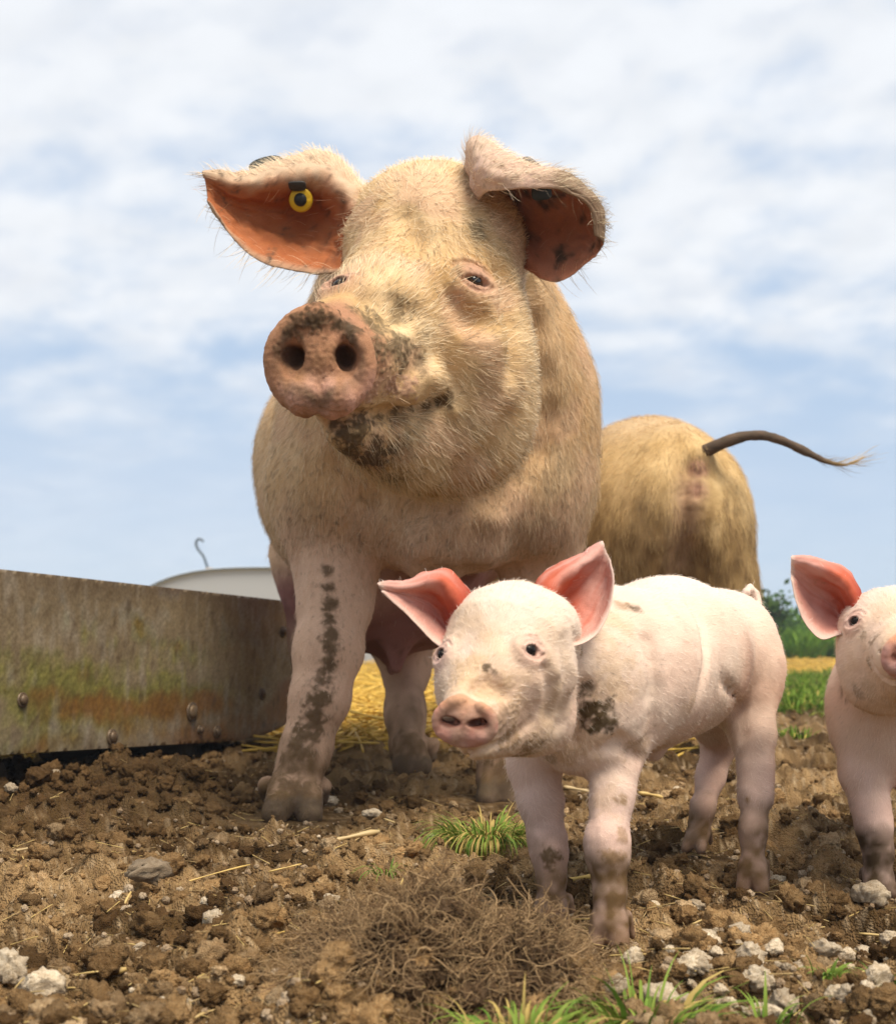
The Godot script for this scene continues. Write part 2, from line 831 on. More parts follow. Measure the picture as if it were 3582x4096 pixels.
func straw_bed(x: float, z: float) -> float:
	var d := -z
	var n := nz.get_noise_2d(x * 1.3, z * 0.8) * 0.9
	var left := sm(2.65, 3.4, d + n * 0.7) * (1.0 - sm(0.25, 0.7, x - 0.02 * d))
	var right := sm(7.6, 8.4, d + n * 0.5)
	return maxf(left, right) * (1.0 - sm(12.0, 12.8, d))


func weeds_at(x: float, z: float) -> float:
	var d := -z
	var n := nz.get_noise_2d(x * 2.0 + 7.0, z * 1.2)
	return sm(3.4, 5.0, d + n * 1.5) * (1.0 - sm(7.4, 8.4, d)) * sm(0.1, 0.7, x - 0.02 * d)


func soil_tint(x: float, z: float) -> Color:
	var a := nz.get_noise_2d(x * 3.0 + 20.0, z * 3.0)
	var b := nf.get_noise_2d(x * 30.0, z * 30.0 + 4.0)
	var c := nf.get_noise_2d(x * 110.0 + 3.0, z * 110.0)
	var k := clampf(0.42 + a * 0.8 + b * 0.6, 0.0, 1.0)
	var wet := clampf(1.25 * exp(-((x + 0.52) ** 2 / 0.13 + (z + 1.95) ** 2 / 0.16)), 0.0, 1.0)
	k *= 1.0 - 0.80 * wet
	var col := Color(0.100, 0.060, 0.027).lerp(Color(0.46, 0.305, 0.150), k)
	if c > 0.30:
		col = col.lerp(Color(0.60, 0.46, 0.29), minf((c - 0.30) * 2.5, 0.7) * (1.0 - wet))
	var s := straw_bed(x, z)
	col = col.lerp(Color(0.66, 0.43, 0.08).lerp(Color(0.46, 0.29, 0.06), clampf(0.5 + b, 0, 1)), s * 0.95)
	var w := weeds_at(x, z)
	col = col.lerp(Color(0.14, 0.15, 0.04), w * clampf(0.45 + b * 1.2, 0, 0.8))
	col = col.lerp(Color(0.10, 0.17, 0.035), sm(12.3, 13.4, -z))
	return col


func ground() -> void:
	var angles := PackedFloat32Array()
	for i in 60:
		angles.append(deg_to_rad(lerpf(-180.0, -26.0, i / 60.0)))
	for i in 440:
		angles.append(deg_to_rad(lerpf(-26.0, 26.0, i / 440.0)))
	for i in 61:
		angles.append(deg_to_rad(lerpf(26.0, 180.0, i / 60.0)))
	var radii := PackedFloat32Array([0.12, 0.3, 0.5, 0.62, 0.70])
	for i in 380:
		radii.append(1.0 / lerpf(1.0 / 0.74, 1.0 / 30.0, i / 379.0))
	radii.append_array(PackedFloat32Array([40, 60, 100, 180, 420]))
	var nr := radii.size()
	var na := angles.size()
	var v := PackedVector3Array()
	var c := PackedColorArray()
	v.resize(nr * na)
	c.resize(nr * na)
	var rows := []
	rows.resize(nr)
	var job := func(j: int) -> void:
		var vv := PackedVector3Array()
		var cc := PackedColorArray()
		for i in na:
			var x := sin(angles[i]) * radii[j]
			var z := -cos(angles[i]) * radii[j]
			vv.append(Vector3(x, soil(x, z), z))
			cc.append(soil_tint(x, z))
		rows[j] = [vv, cc]
	WorkerThreadPool.wait_for_group_task_completion(WorkerThreadPool.add_group_task(job, nr))
	v.clear()
	c.clear()
	for r in rows:
		v.append_array(r[0])
		c.append_array(r[1])
	var idx := PackedInt32Array()
	for j in nr - 1:
		for i in na - 1:
			var q := j * na + i
			idx.append_array(PackedInt32Array([q, q + na, q + 1, q + 1, q + na, q + na + 1]))
	var centre := v.size()
	v.append(Vector3(0, soil(0, 0), 0))
	c.append(soil_tint(0, 0))
	for i in na - 1:
		idx.append_array(PackedInt32Array([centre, i, i + 1]))
	var n := PackedVector3Array()
	n.resize(v.size())
	for t in range(0, idx.size(), 3):
		var w := (v[idx[t + 2]] - v[idx[t]]).cross(v[idx[t + 1]] - v[idx[t]])
		for k in 3:
			n[idx[t + k]] += w
	for i in n.size():
		n[i] = n[i].normalized()
	var arr := []
	arr.resize(Mesh.ARRAY_MAX)
	arr[Mesh.ARRAY_VERTEX] = v
	arr[Mesh.ARRAY_NORMAL] = n
	arr[Mesh.ARRAY_COLOR] = c
	arr[Mesh.ARRAY_INDEX] = idx
	var m := ArrayMesh.new()
	m.add_surface_from_arrays(Mesh.PRIMITIVE_TRIANGLES, arr)
	var o := part("ground", m, skin(0.95, 0.2, 9.0, 0.6), self)
	tell(o, "brown churned soil of the pig field with clods and chalk", "", "", "structure")


func lump(seed_: int, n: int, rough: float, sharp: float, flat: float) -> ArrayMesh:
	# a stone or clod: a cube's grid blown up to a ball, dented by noise
	var off := Vector3(seed_ * 7.3, seed_ * 1.7, seed_ * 3.1)
	var cuts := []
	var r := RandomNumberGenerator.new()
	r.seed = seed_ + 100
	for k in 7:
		cuts.append([Vector3(r.randf_range(-1, 1), r.randf_range(-1, 1), r.randf_range(-1, 1)).normalized(), r.randf_range(0.55, 0.9)])
	var st := begin()
	for face in 6:
		var ax := face >> 1
		var s := 1.0 if face & 1 else -1.0
		var grid := []
		for j in n + 1:
			for i in n + 1:
				var p := Vector3.ZERO
				p[ax] = s
				p[(ax + 1) % 3] = (2.0 * i / n - 1.0) * s
				p[(ax + 2) % 3] = 2.0 * j / n - 1.0
				p = p.normalized()
				for c in cuts:
					var over: float = p.dot(c[0]) - c[1]
					if over > 0.0:
						p -= c[0] * over * sharp
				p *= 1.0 + rough * nz.get_noise_3dv(p * 1.7 + off) + rough * 0.55 * nz.get_noise_3dv(p * 5.0 + off)
				p.y *= flat
				grid.append(p * 0.5)
		for j in n:
			for i in n:
				var q := j * (n + 1) + i
				for k in [q, q + n + 2, q + 1, q, q + n + 1, q + n + 2]:
					var p: Vector3 = grid[k]
					var t := clampf(0.5 + 1.1 * nz.get_noise_3dv(p * 9.0 + off), 0.0, 1.0)
					st.set_color(Color(1, 1, 1).lerp(Color(0.55, 0.46, 0.36), t * 0.75 + 0.25 * sm(0.0, -0.4, p.y)))
					st.add_vertex(p)
	return finish(st)


func tuft(seed_: int, blades: int, height: float, spread: float, width: float, droop: float, dry: float) -> ArrayMesh:
	var r := RandomNumberGenerator.new()
	r.seed = seed_
	var st := SurfaceTool.new()
	st.begin(Mesh.PRIMITIVE_TRIANGLES)
	for b in blades:
		var a := r.randf() * TAU
		var out := Vector3(cos(a), 0, sin(a))
		var foot := out * spread * sqrt(r.randf()) * 0.5
		var len := height * r.randf_range(0.5, 1.15)
		var lean := r.randf_range(0.15, 1.0) * droop
		var wd := width * r.randf_range(0.6, 1.2)
		var side := Vector3(-out.z, 0, out.x).rotated(Vector3.UP, r.randf_range(-0.9, 0.9))
		var green := Color(0.075, 0.17, 0.02).lerp(Color(0.21, 0.30, 0.045), r.randf())
		var c := green.lerp(Color(0.42, 0.31, 0.10), 1.0 if r.randf() < dry else r.randf() * 0.15)
		var prev := []
		for k in 6:
			var t := k / 5.0
			var th := lean * t * 1.5
			var p := foot + out * len * t * sin(th) + Vector3.UP * len * t * cos(th) * (1.0 - 0.25 * t * lean)
			var w := side * wd * (1.0 - t * t) * 0.5 + out * wd * 0.12
			var now := [p - w, p + w]
			if k:
				for q in [prev[0], now[1], prev[1], prev[0], now[0], now[1]]:
					st.set_color(c)
					st.add_vertex(q)
			prev = now
	st.index()
	st.generate_normals()
	return st.commit()


func stalk(seed_: int, length: float, width: float) -> ArrayMesh:
	var r := RandomNumberGenerator.new()
	r.seed = seed_
	var st := begin()
	var pts := []
	var rad := []
	var bend := r.randf_range(-0.12, 0.12)
	var kink := r.randf_range(-0.1, 0.1)
	for k in 9:
		var t := k / 8.0
		pts.append(Vector3((t - 0.5) * length, absf(bend) * length * 0.4 * sin(t * PI), bend * length * sin(t * PI) + (kink * length * (t - 0.6) if t > 0.6 else 0.0)))
		rad.append(width * 0.5 * (0.75 + 0.25 * sin(t * 9.0)) * (1.25 if k == 3 else 1.0) * (0.6 if k == 8 else 1.0))
	tube(st, pts, rad, 6)
	return finish(st)


func ball(r: float, seg := 24) -> SphereMesh:
	var s := SphereMesh.new()
	s.radius = r
	s.height = r * 2.0
	s.radial_segments = seg
	s.rings = seg / 2
	return s


# ---------------------------------------------------------------- beyond the pen
func far_field() -> void:
	var r := RandomNumberGenerator.new()
	r.seed = 12
	var green := vertex_mat(0.8, 0.5)
	var dull := vertex_mat(0.9, 0.2)
	# loose straw on the bed behind the pigs
	var xf := []
	var tint := []
	while xf.size() < 9000:
		var d := 1.0 / r.randf_range(1.0 / 13.0, 1.0 / 2.6)
		var x := r.randf_range(-0.62, 0.62) * d
		if r.randf() > straw_bed(x, -d):
			continue
		var b := Basis.from_euler(Vector3(r.randf_range(-0.5, 0.5), r.randf() * TAU, r.randf_range(-0.35, 0.35))).scaled_local(Vector3.ONE * r.randf_range(0.6, 1.3))
		xf.append(Transform3D(b, Vector3(x, soil(x, -d) + r.randf_range(0.0, 0.03), -d)))
		tint.append(Color(0.80, 0.54, 0.11).lerp(Color(0.56, 0.36, 0.08), r.randf()))
	var o := many("straw", stalk(3, 0.16, 0.006), vertex_mat(0.6), xf, tint, self)
	tell(o, "bed of loose golden straw behind the pigs", "straw")
	# weeds on the soil behind
	for v in 2:
		xf = []
		tint = []
		while xf.size() < 2200:
			var d := 1.0 / r.randf_range(1.0 / 8.6, 1.0 / 3.0)
			var x := r.randf_range(-0.1, 0.55) * d
			if r.randf() > weeds_at(x, -d) * (0.25 + 1.1 * sm(-0.1, 0.35, nz.get_noise_2d(x * 3.0, -d * 2.0))):
				continue
			xf.append(Transform3D(Basis(Vector3.UP, r.randf() * TAU).scaled_local(Vector3.ONE * r.randf_range(0.4, 1.1)), Vector3(x, soil(x, -d) - 0.004, -d)))
			tint.append(Color(1, 1, 1).lerp(Color(0.8, 0.95, 0.5), r.randf()))
		o = many("weeds", tuft(50 + v, 22, 0.055, 0.07, 0.007, 1.1, 0.12), green, xf, tint, self)
		tell(o, ["low green weeds sprouting from the soil behind the piglets", "sparse grass sprouting among the weeds behind the piglets"][v], "weeds")
	# the long grass at the end of the field
	xf = []
	tint = []
	for k in 5200:
		var d := r.randf_range(12.6, 17.0)
		var x := r.randf_range(-9.0, 9.0)
		xf.append(Transform3D(Basis(Vector3.UP, r.randf() * TAU).scaled_local(Vector3(1.0, r.randf_range(0.5, 1.0) * (0.75 + 0.5 * nz.get_noise_2d(x * 0.8, 2.0)), 1.0)), Vector3(x, soil(x, -d), -d)))
		tint.append(Color(0.55, 0.8, 0.5).lerp(Color(0.8, 1.0, 0.6), r.randf()))
	o = many("long_grass", tuft(60, 60, 0.36, 0.34, 0.014, 0.7, 0.05), green, xf, tint, self)
	tell(o, "strip of long dark green grass beyond the straw", "grass")
	# a bush standing above the grass, mostly hidden by the rear pig
	var root := thing("bush", "dark green leafy bush at the field edge behind the piglet", "bush", Vector3(3.05, 0, -13.2))
	var st := begin()
	var lf := SurfaceTool.new()
	lf.begin(Mesh.PRIMITIVE_TRIANGLES)
	for k in 34:
		var a := r.randf() * TAU
		var tilt := r.randf_range(0.05, 0.85)
		var len := r.randf_range(0.36, 0.60)
		var dir := Vector3(cos(a) * sin(tilt), cos(tilt), sin(a) * sin(tilt))
		var pts := []
		var rad := []
		for q in 6:
			var t := q / 5.0
			pts.append(dir * len * t + Vector3.UP * t * t * 0.10)
			rad.append(0.016 * (1.0 - t * 0.8))
		tube(st, pts, rad, 5, Color(0.12, 0.09, 0.06))
		for q in 62:
			var t := r.randf_range(0.25, 1.0)
			var p := along(pts, t) + Vector3(r.randfn(), r.randfn(), r.randfn()) * 0.05
			var d := (Vector3(r.randfn(), r.randf_range(-0.4, 0.9), r.randfn())).normalized()
			var s := d.cross(Vector3(r.randfn(), r.randfn(), r.randfn())).normalized()
			var up := s.cross(d)
			var l := r.randf_range(0.05, 0.10)
			lf.set_color(Color(0.035, 0.085, 0.02).lerp(Color(0.09, 0.16, 0.04), r.randf()))
			var m1 := p + d * l * 0.45 + s * l * 0.28 + up * l * 0.05
			var m2 := p + d * l * 0.45 - s * l * 0.28 + up * l * 0.05
			var tip := p + d * l
			for w in [p, m1, tip, p, tip, m2]:
				lf.add_vertex(w)
	part("stem", finish(st), vertex_mat(0.9), root)
	lf.index()
	lf.generate_normals()
	var fo := part("foliage", lf.commit(), vertex_mat(0.55, 0.6), root)
	fo.set_meta("kind", "stuff")
	# a low hedge along the far side of the field
	xf = []
	tint = []
	for k in 7000:
		var x := r.randf_range(-16.0, 16.0)
		var hh := 0.42 + 0.22 * nz.get_noise_2d(x * 0.7, 0.0)
		var y := r.randf() * hh
		var z := -19.0 + r.randfn() * 0.35
		xf.append(Transform3D(Basis.from_euler(Vector3(r.randf() * TAU, r.randf() * TAU, 0)).scaled_local(Vector3.ONE * r.randf_range(0.7, 1.4)), Vector3(x, y + 0.05, z)))
		tint.append(Color(0.5, 0.7, 0.45).lerp(Color(0.75, 0.9, 0.6), r.randf()))
	o = many("hedge", tuft(71, 12, 0.16, 0.16, 0.05, 1.5, 0.0), green, xf, tint, self)
	tell(o, "low green hedge along the far side of the field", "hedge")


func ark() -> void:
	var root := thing("pig_ark", "pale corrugated metal pig ark with a hook on its roof", "shelter", Vector3(-1.36, 0, -10.6))
	var steel := plain(Color(0.50, 0.57, 0.63), 0.5, 0.15)
	steel.albedo_texture = grain
	steel.uv1_triplanar = true
	steel.uv1_scale = Vector3.ONE * 2.0
	# the roof sheet is a low arch running away from the camera, its corrugations follow the arch
	var st := begin()
	var na := 60
	var nl := 120
	var curve := func(a: float, l: float, lift: float) -> Vector3:
		var x := cos(a)
		var y := sin(a)
		var rr := 1.0 + (0.009 * sin(l * 70.0) + lift)
		return Vector3(1.32 * signf(x) * pow(absf(x), 0.62) * rr, 0.765 * pow(absf(y), 0.8) * rr, -l)
	for i in na:
		for j in nl:
			var a0 := PI * i / na
			var a1 := PI * (i + 1) / na
			var l0 := 2.2 * j / nl
			var l1 := 2.2 * (j + 1) / nl
			for lift in [0.0, -0.012]:
				var q := [curve.call(a0, l0, lift), curve.call(a1, l0, lift), curve.call(a1, l1, lift), curve.call(a0, l1, lift)]
				var order := [0, 1, 2, 0, 2, 3] if lift == 0.0 else [0, 2, 1, 0, 3, 2]
				for k in order:
					st.add_vertex(q[k])
	part("roof", finish(st), steel, root)
	for e in 2:
		st = begin()
		var l := 0.03 if e == 0 else 2.17
		for i in na:
			var p0: Vector3 = curve.call(PI * i / na, l, -0.01)
			var p1: Vector3 = curve.call(PI * (i + 1) / na, l, -0.01)
			for dz in [0.0, -0.02]:
				var d := Vector3(0, 0, dz)
				for q in ([p0, p1, Vector3(0, 0, -l)] if dz == 0.0 else [p1, p0, Vector3(0, 0, -l)]):
					st.add_vertex(q + d)
		part("end_wall", finish(st), plain(Color(0.40, 0.42, 0.44), 0.6, 0.2), root)
	# the lifting hook
	st = begin()
	var b := at(198, 571, 10.6) - root.position
	var pts := []
	var rad := []
	for p in [[198, 574], [196, 565], [192, 553], [186, 545], [184, 539], [186, 535], [189, 535], [192, 537]]:
		pts.append(at(p[0], p[1], 10.6) - root.position + Vector3(0, 0, -0.5))
		rad.append(0.0125)
	var smooth := []
	var rs := []
	for k in 30:
		smooth.append(along(pts, k / 29.0))
		rs.append(0.0125)
	tube(st, smooth, rs, 8)
	part("hook", finish(st), plain(Color(0.16, 0.20, 0.25), 0.5, 0.3), root)
	st = begin()
	tube(st, [Vector3(smooth[0].x, 0.735, smooth[0].z), Vector3(smooth[0].x, 0.785, smooth[0].z)], [0.06, 0.03], 10)
	part("hook_plate", finish(st), plain(Color(0.36, 0.30, 0.24), 0.7, 0.2), root)


# ---------------------------------------------------------------- trough
func trough_point(t: float) -> Vector3:
	return Vector3(-0.671 + 0.333 * t, 0, -2.0 - t)


func trough_low(t: float) -> float:
	return 0.066 - 0.052 * t + (0.048 * ((t - 0.70) / 0.30) ** 2 if t > 0.70 else 0.0)


func trough_high(t: float) -> float:
	return 0.344 - 0.027 * t


func rust(p: Vector3, t: float, v: float) -> Color:
	# v runs from 0 at the lower edge to 1 at the rim; t runs along the wall
	var streak := nz.get_noise_2d(t * 26.0, v * 1.6) * 0.6 + nf.get_noise_2d(t * 70.0, v * 4.0) * 0.4
	var blot := nz.get_noise_2d(t * 5.0 + 9.0, v * 2.5)
	var fine := nf.get_noise_2d(t * 140.0, v * 40.0)
	var c := Color(0.170, 0.135, 0.085).lerp(Color(0.250, 0.208, 0.138), clampf(0.5 + streak, 0, 1))
	c = c.lerp(Color(0.20, 0.21, 0.21), clampf(streak * 1.4 + blot * 1.4 - 0.05, 0.0, 0.75))
	var moss := clampf((1.0 - absf(v - 0.34) * 2.3) * 1.1 + streak * 1.2 + blot * 1.3 - 0.18, 0.0, 0.85) * (1.0 - sm(0.72, 0.95, t))
	c = c.lerp(Color(0.115, 0.118, 0.020).lerp(Color(0.20, 0.195, 0.045), clampf(0.5 + fine, 0, 1)), moss)
	var red := clampf(sm(0.45, 0.85, t) * (1.0 - sm(0.15, 0.5, v)) * 1.1 + blot * 1.3 + streak * 0.7 - 0.35, 0.0, 0.75)
	c = c.lerp(Color(0.17, 0.062, 0.010), red)
	c = c.lerp(Color(0.11, 0.08, 0.055), clampf(sm(0.80, 1.0, v) * 0.5 + 0.25 * sm(0.1, 0.0, v), 0, 1))
	c = c.lerp(Color(0.33, 0.31, 0.27), clampf((nf.get_noise_2d(t * 60.0, v * 2.0 + 5.0) - 0.2) * 1.2, 0.0, 0.3) * (1.0 - red))
	c = c.lerp(Color(0.07, 0.045, 0.025), clampf((nf.get_noise_2d(t * 60.0 + 3.0, v * 5.0) - 0.35) * 1.8, 0.0, 0.6))
	return c * 1.6 * (1.0 + 0.28 * fine)


func sheet_wall(st: SurfaceTool, path: Array, low: Callable, high: Callable, thick: float, cols: int, rows: int) -> void:
	# an upright steel sheet along a path on the ground plan
	for i in cols:
		for side in 2:
			for j in rows:
				var q := []
				for c in [[i, j], [i + 1, j], [i + 1, j + 1], [i, j + 1]]:
					var t: float = c[0] / float(cols)
					var v: float = c[1] / float(rows)
					var p := along(path, t)
					var d := (along(path, t + 0.01) - along(path, t - 0.01)).normalized()
					var n := Vector3(d.z, 0, -d.x)
					p.y = lerpf(low.call(t), high.call(t), v)
					p += n * thick * (0.5 if side == 0 else -0.5)
					p += n * 0.003 * nz.get_noise_2d(t * 4.0, v * 1.2)
					q.append([p, rust(p, t, v)])
				for k in ([0, 1, 2, 0, 2, 3] if side == 0 else [0, 2, 1, 0, 3, 2]):
					st.set_color(q[k][1])
					st.add_vertex(q[k][0])
	# the rim and the lower edge
	for e in 2:
		for i in cols:
			var q := []
			for c in [[i, 1], [i + 1, 1], [i + 1, -1], [i, -1]]:
				var t: float = c[0] / float(cols)
				var p := along(path, t)
				var d := (along(path, t + 0.01) - along(path, t - 0.01)).normalized()
				p.y = low.call(t) if e == 0 else high.call(t)
				p += Vector3(d.z, 0, -d.x) * (thick * 0.5 * c[1] + 0.003 * nz.get_noise_2d(t * 4.0, e * 1.2))
				q.append(p)
			st.set_color(Color(0.20, 0.15, 0.10))
			for k in ([0, 1, 2, 0, 2, 3] if e == 1 else [0, 2, 1, 0, 3, 2]):
				st.add_vertex(q[k])


func trough() -> void:
	var where := trough_point(0.3)
	var root := thing("feed_trough", "long rusty galvanised feed trough streaked with green moss beside the sow", "trough", where)
	var steel := skin(0.46, 0.5, 5.0, 0.008)
	steel.metallic = 0.25
	var off := Vector3(-0.949, 0, -0.316) * 0.42
	var t0 := -1.0
	var near := []
	for k in 9:
		near.append(trough_point(lerpf(t0, 1.0, k / 8.0)))
	var real := func(t: float) -> float: return lerpf(t0, 1.0, t)
	var low := func(t: float) -> float: return trough_low(real.call(t))
	var high := func(t: float) -> float: return trough_high(real.call(t))
	var st := begin()
	sheet_wall(st, near, low, high, 0.006, 260, 44)
	part("side_panel", finish(st), steel, root, -where)
	st = begin()
	var far := []
	for p in near:
		far.append(p + off)
	far.reverse()
	sheet_wall(st, far, func(t: float) -> float: return low.call(1.0 - t), func(t: float) -> float: return high.call(1.0 - t) - 0.02, 0.006, 60, 10)
	part("side_panel", finish(st), steel, root, -where)
	for e in 2:
		st = begin()
		var t := 0.996 if e == 0 else -0.996
		var a := trough_point(t)
		var path := [a + off * 0.01, a + off * 0.33, a + off * 0.66, a + off * 0.99]
		if e:
			path.reverse()
		sheet_wall(st, path, func(_u: float) -> float: return trough_low(t) + 0.003, func(_u: float) -> float: return trough_high(t) - 0.004, 0.006, 30, 14)
		part("end_panel", finish(st), steel, root, -where)
	st = begin()
	for i in 40:
		var q := []
		for c in [[i, 0], [i + 1, 0], [i + 1, 1], [i, 1]]:
			var t: float = lerpf(t0, 1.0, c[0] / 40.0)
			var p: Vector3 = trough_point(t) + off * c[1] * 0.99
			p.y = trough_low(t) + 0.006
			q.append(p)
		for k in [0, 1, 2, 0, 2, 3]:
			st.set_color(Color(0.16, 0.12, 0.08))
			st.add_vertex(q[k])
		for k in [0, 2, 1, 0, 3, 2]:
			st.set_color(Color(0.16, 0.12, 0.08))
			st.add_vertex(q[k] + Vector3(0, 0.006, 0))
	part("floor_panel", finish(st), steel, root, -where)
	# runners that carry it
	for k in 3:
		var t: float = [-0.6, 0.05, 0.62][k]
		st = begin()
		var a := trough_point(t) + off * 0.12
		var b := trough_point(t) + off * 0.9
		a.y = 0.02
		b.y = 0.02
		tube(st, [a, b], [0.035, 0.035], 8, Color(0.08, 0.065, 0.05))
		part("runner", finish(st), vertex_mat(0.9), root, -where)
	# bolts
	var n := Vector3(0.949, 0, 0.316)
	for b in [[281, 632, 0.013], [260, 694, 0.013], [190, 712, 0.019], [215, 732, 0.013], [198, 730, 0.009], [110, 737, 0.014], [20, 700, 0.012]]:
		var s: float = (b[0] - 447.5) / F
		var t: float = (0.671 + 2.0 * s) / (0.333 - s)
		var p := trough_point(t)
		p.y = EYE + (HOR - b[1]) * (2.0 + t) / F
		st = begin()
		var rr: float = b[2]
		tube(st, [p + n * 0.001, p + n * 0.006, p + n * 0.0062], [rr * 1.0, rr * 1.0, rr * 0.9], 18, Color(0.17, 0.125, 0.08))
		tube(st, [p + n * 0.006, p + n * 0.010, p + n * 0.012], [rr * 0.75, rr * 0.65, rr * 0.3], 18, Color(0.24, 0.17, 0.10) if rr > 0.015 else Color(0.15, 0.105, 0.065))
		part("bolt", finish(st), steel, root, -where)


# ---------------------------------------------------------------- pigs
func facing(fw: Vector3) -> Basis:
	var z := fw.normalized()
	var x := Vector3.UP.cross(z).normalized()
	return Basis(x, z.cross(x), z)


func eye_on(f: Fig, x: float, y: float, z: float, r: float, lid: float, tilt := 0.0) -> Array:
	# hollows a socket, sets lids round it; gives back centre, radius and outward direction of the eyeball
	var p := f.hit(Vector3(0, EYE, 0), at(x, y, z))
	var n := f.grad(p, f.all, 0.004)
	var s := Vector3.UP.cross(n).normalized().rotated(n, tilt)
	var u := n.cross(s)
	# a soft mound of lids, the slit cut into it, creases round it
	f.ell(p - n * r * 0.25, Vector3(r * 2.3, r * 1.75, r * 0.95), r * 1.3, Basis(s, u, n))
	var c := p - n * r * 0.50
	var slit := Basis(s, u, n)
	f.ell(p + n * r * 0.75 - u * r * (0.10 + 0.25 * lid), Vector3(r * 1.25, r * 0.92 * (1.0 - lid), r * 1.15), r * 0.22, slit, 1)
	for k in 2:
		var pts := []
		for j in 9:
			var a := deg_to_rad(lerpf(20.0, 160.0, j / 8.0))
			var rr := 1.45 + 0.75 * k
			var q := p + (s * cos(a) * rr + u * (sin(a) * rr * 0.72 + 0.05)) * r
			pts.append([q + n * r * (0.66 - 0.42 * k), r * 0.06])
		f.chain(pts, r * 0.45, 1)
	var low := []
	for j in 7:
		var a := deg_to_rad(lerpf(200.0, 340.0, j / 6.0))
		low.append([p + (s * cos(a) * 1.7 + u * sin(a) * 1.15) * r + n * r * 0.42, r * 0.08])
	f.chain(low, r * 0.4, 1)
	return [c, r, n]


func eyeball(e: Array, root: Node3D, iris: Color) -> void:
	var m := ball(e[1], 28)
	var mat := plain(iris, 0.16)
	mat.metallic_specular = 0.22
	var o := part("eye", m, mat, root, e[0] - root.position)
	var st := begin()     # the pupil, a dark cap
	var n: Vector3 = e[2]
	var c: Vector3 = n * e[1] * 0.82
	tube(st, [c, c + n * e[1] * 0.16, c + n * e[1] * 0.2], [e[1] * 0.52, e[1] * 0.40, e[1] * 0.1], 14)
	part("pupil", finish(st), mat if iris.get_luminance() < 0.02 else plain(Color(0.01, 0.009, 0.008), 0.08), o)


func hair_mesh() -> ArrayMesh:
	var st := SurfaceTool.new()
	st.begin(Mesh.PRIMITIVE_TRIANGLES)
	var rows := [[Vector3(0, 0, 0), 0.5], [Vector3(0, 0.16, 0.4), 0.42], [Vector3(0, 0.22, 0.75), 0.28], [Vector3(0, 0.2, 1.0), 0.05]]
	for k in 3:
		var a0: Vector3 = rows[k][0] - Vector3(rows[k][1], 0, 0)
		var a1: Vector3 = rows[k][0] + Vector3(rows[k][1], 0, 0)
		var b0: Vector3 = rows[k + 1][0] - Vector3(rows[k + 1][1], 0, 0)
		var b1: Vector3 = rows[k + 1][0] + Vector3(rows[k + 1][1], 0, 0)
		for q in [a0, b1, b0, a0, a1, b1]:
			st.set_color(Color.WHITE)
			st.set_normal(Vector3.UP)
			st.add_vertex(q)
	return st.commit()


# how: (p, n, tag, uv) -> [hairs per square metre, length, direction, colour pull 0..1, lift]
func bristles(f: Fig, root: Node3D, how: Callable, width: float, pale: Color, seed_: int) -> void:
	var r := RandomNumberGenerator.new()
	r.seed = seed_
	var xf := []
	var tint := []
	for t in range(0, f.I.size(), 3):
		var a := f.I[t]
		var b := f.I[t + 1]
		var c := f.I[t + 2]
		var w: Array = how.call(f.V[a], f.nrm[a], f.tag[a], f.uv[a])
		if w[0] <= 0.0:
			continue
		var area := 0.5 * (f.V[b] - f.V[a]).cross(f.V[c] - f.V[a]).length()
		var clean := sm(0.08, 0.32, f.col[a].get_luminance())
		var count: float = area * w[0] * lerpf(0.30, 1.0, clean)
		var k := int(count) + (1 if r.randf() < count - int(count) else 0)
		for q in k:
			var u := r.randf()
			var v := r.randf()
			if u + v > 1.0:
				u = 1.0 - u
				v = 1.0 - v
			var p := f.V[a] + (f.V[b] - f.V[a]) * u + (f.V[c] - f.V[a]) * v
			var n := f.nrm[a]
			var d: Vector3 = w[2] + Vector3(r.randfn(), r.randfn(), r.randfn()) * 0.22
			d = d - n * d.dot(n)
			if d.length_squared() < 1e-8:
				continue
			d = (d.normalized() + n * w[4] * r.randf_range(0.4, 1.6)).normalized()
			var s := n.cross(d).normalized()
			var up := d.cross(s)
			s = s.rotated(d, r.randf_range(-0.7, 0.7))
			var l: float = w[1] * r.randf_range(0.55, 1.3)
			xf.append(Transform3D(Basis(s * width * r.randf_range(0.7, 1.3), up * l, d * l), p - n * 0.0005 - root.position))
			var base := f.col[a]
			var tone := base.lerp(pale, clampf(w[3] * clean * r.randf_range(0.4, 1.4), 0.0, 1.0))
			if w.size() > 5 and r.randf() < w[5]:
				tone = tone * 0.42
			tone.a = 1.0
			tint.append(tone)
	print("hairs ", root.name, " ", xf.size(), " verts ", f.V.size(), " tris ", f.I.size() / 3)
	many("bristles", hair_mesh(), vertex_mat(0.55, 0.35), xf, tint, root)


static func mix(c: Color, d: Color, t: float) -> Color:
	return c.lerp(d, clampf(t, 0.0, 1.0))


func mud_and_shade(spots: Array, p: Vector3, big: float, small: float) -> Array:
	# how much mud or painted shade covers the skin here and of what colour: spots are [centre, radius, amount, tone]
	var best := 0.0
	var tone := Color.BLACK
	var n := nz.get_noise_3dv(p * big) * 0.75 + nf.get_noise_3dv(p * small) * 0.5
	for s in spots:
		var d: float = p.distance_to(s[0]) / s[1]
		if d > 1.9:
			continue
		var k: float = sm(0.0, 0.85, 1.22 - d + n * 1.15) * s[2]
		if k > best:
			best = k
			tone = s[3]
	return [best, tone]


func body_part(f: Fig, how: Callable, root: Node3D, mat: Material) -> void:
	var m := f.paint(how)
	part("body", m, mat, root, -root.position)


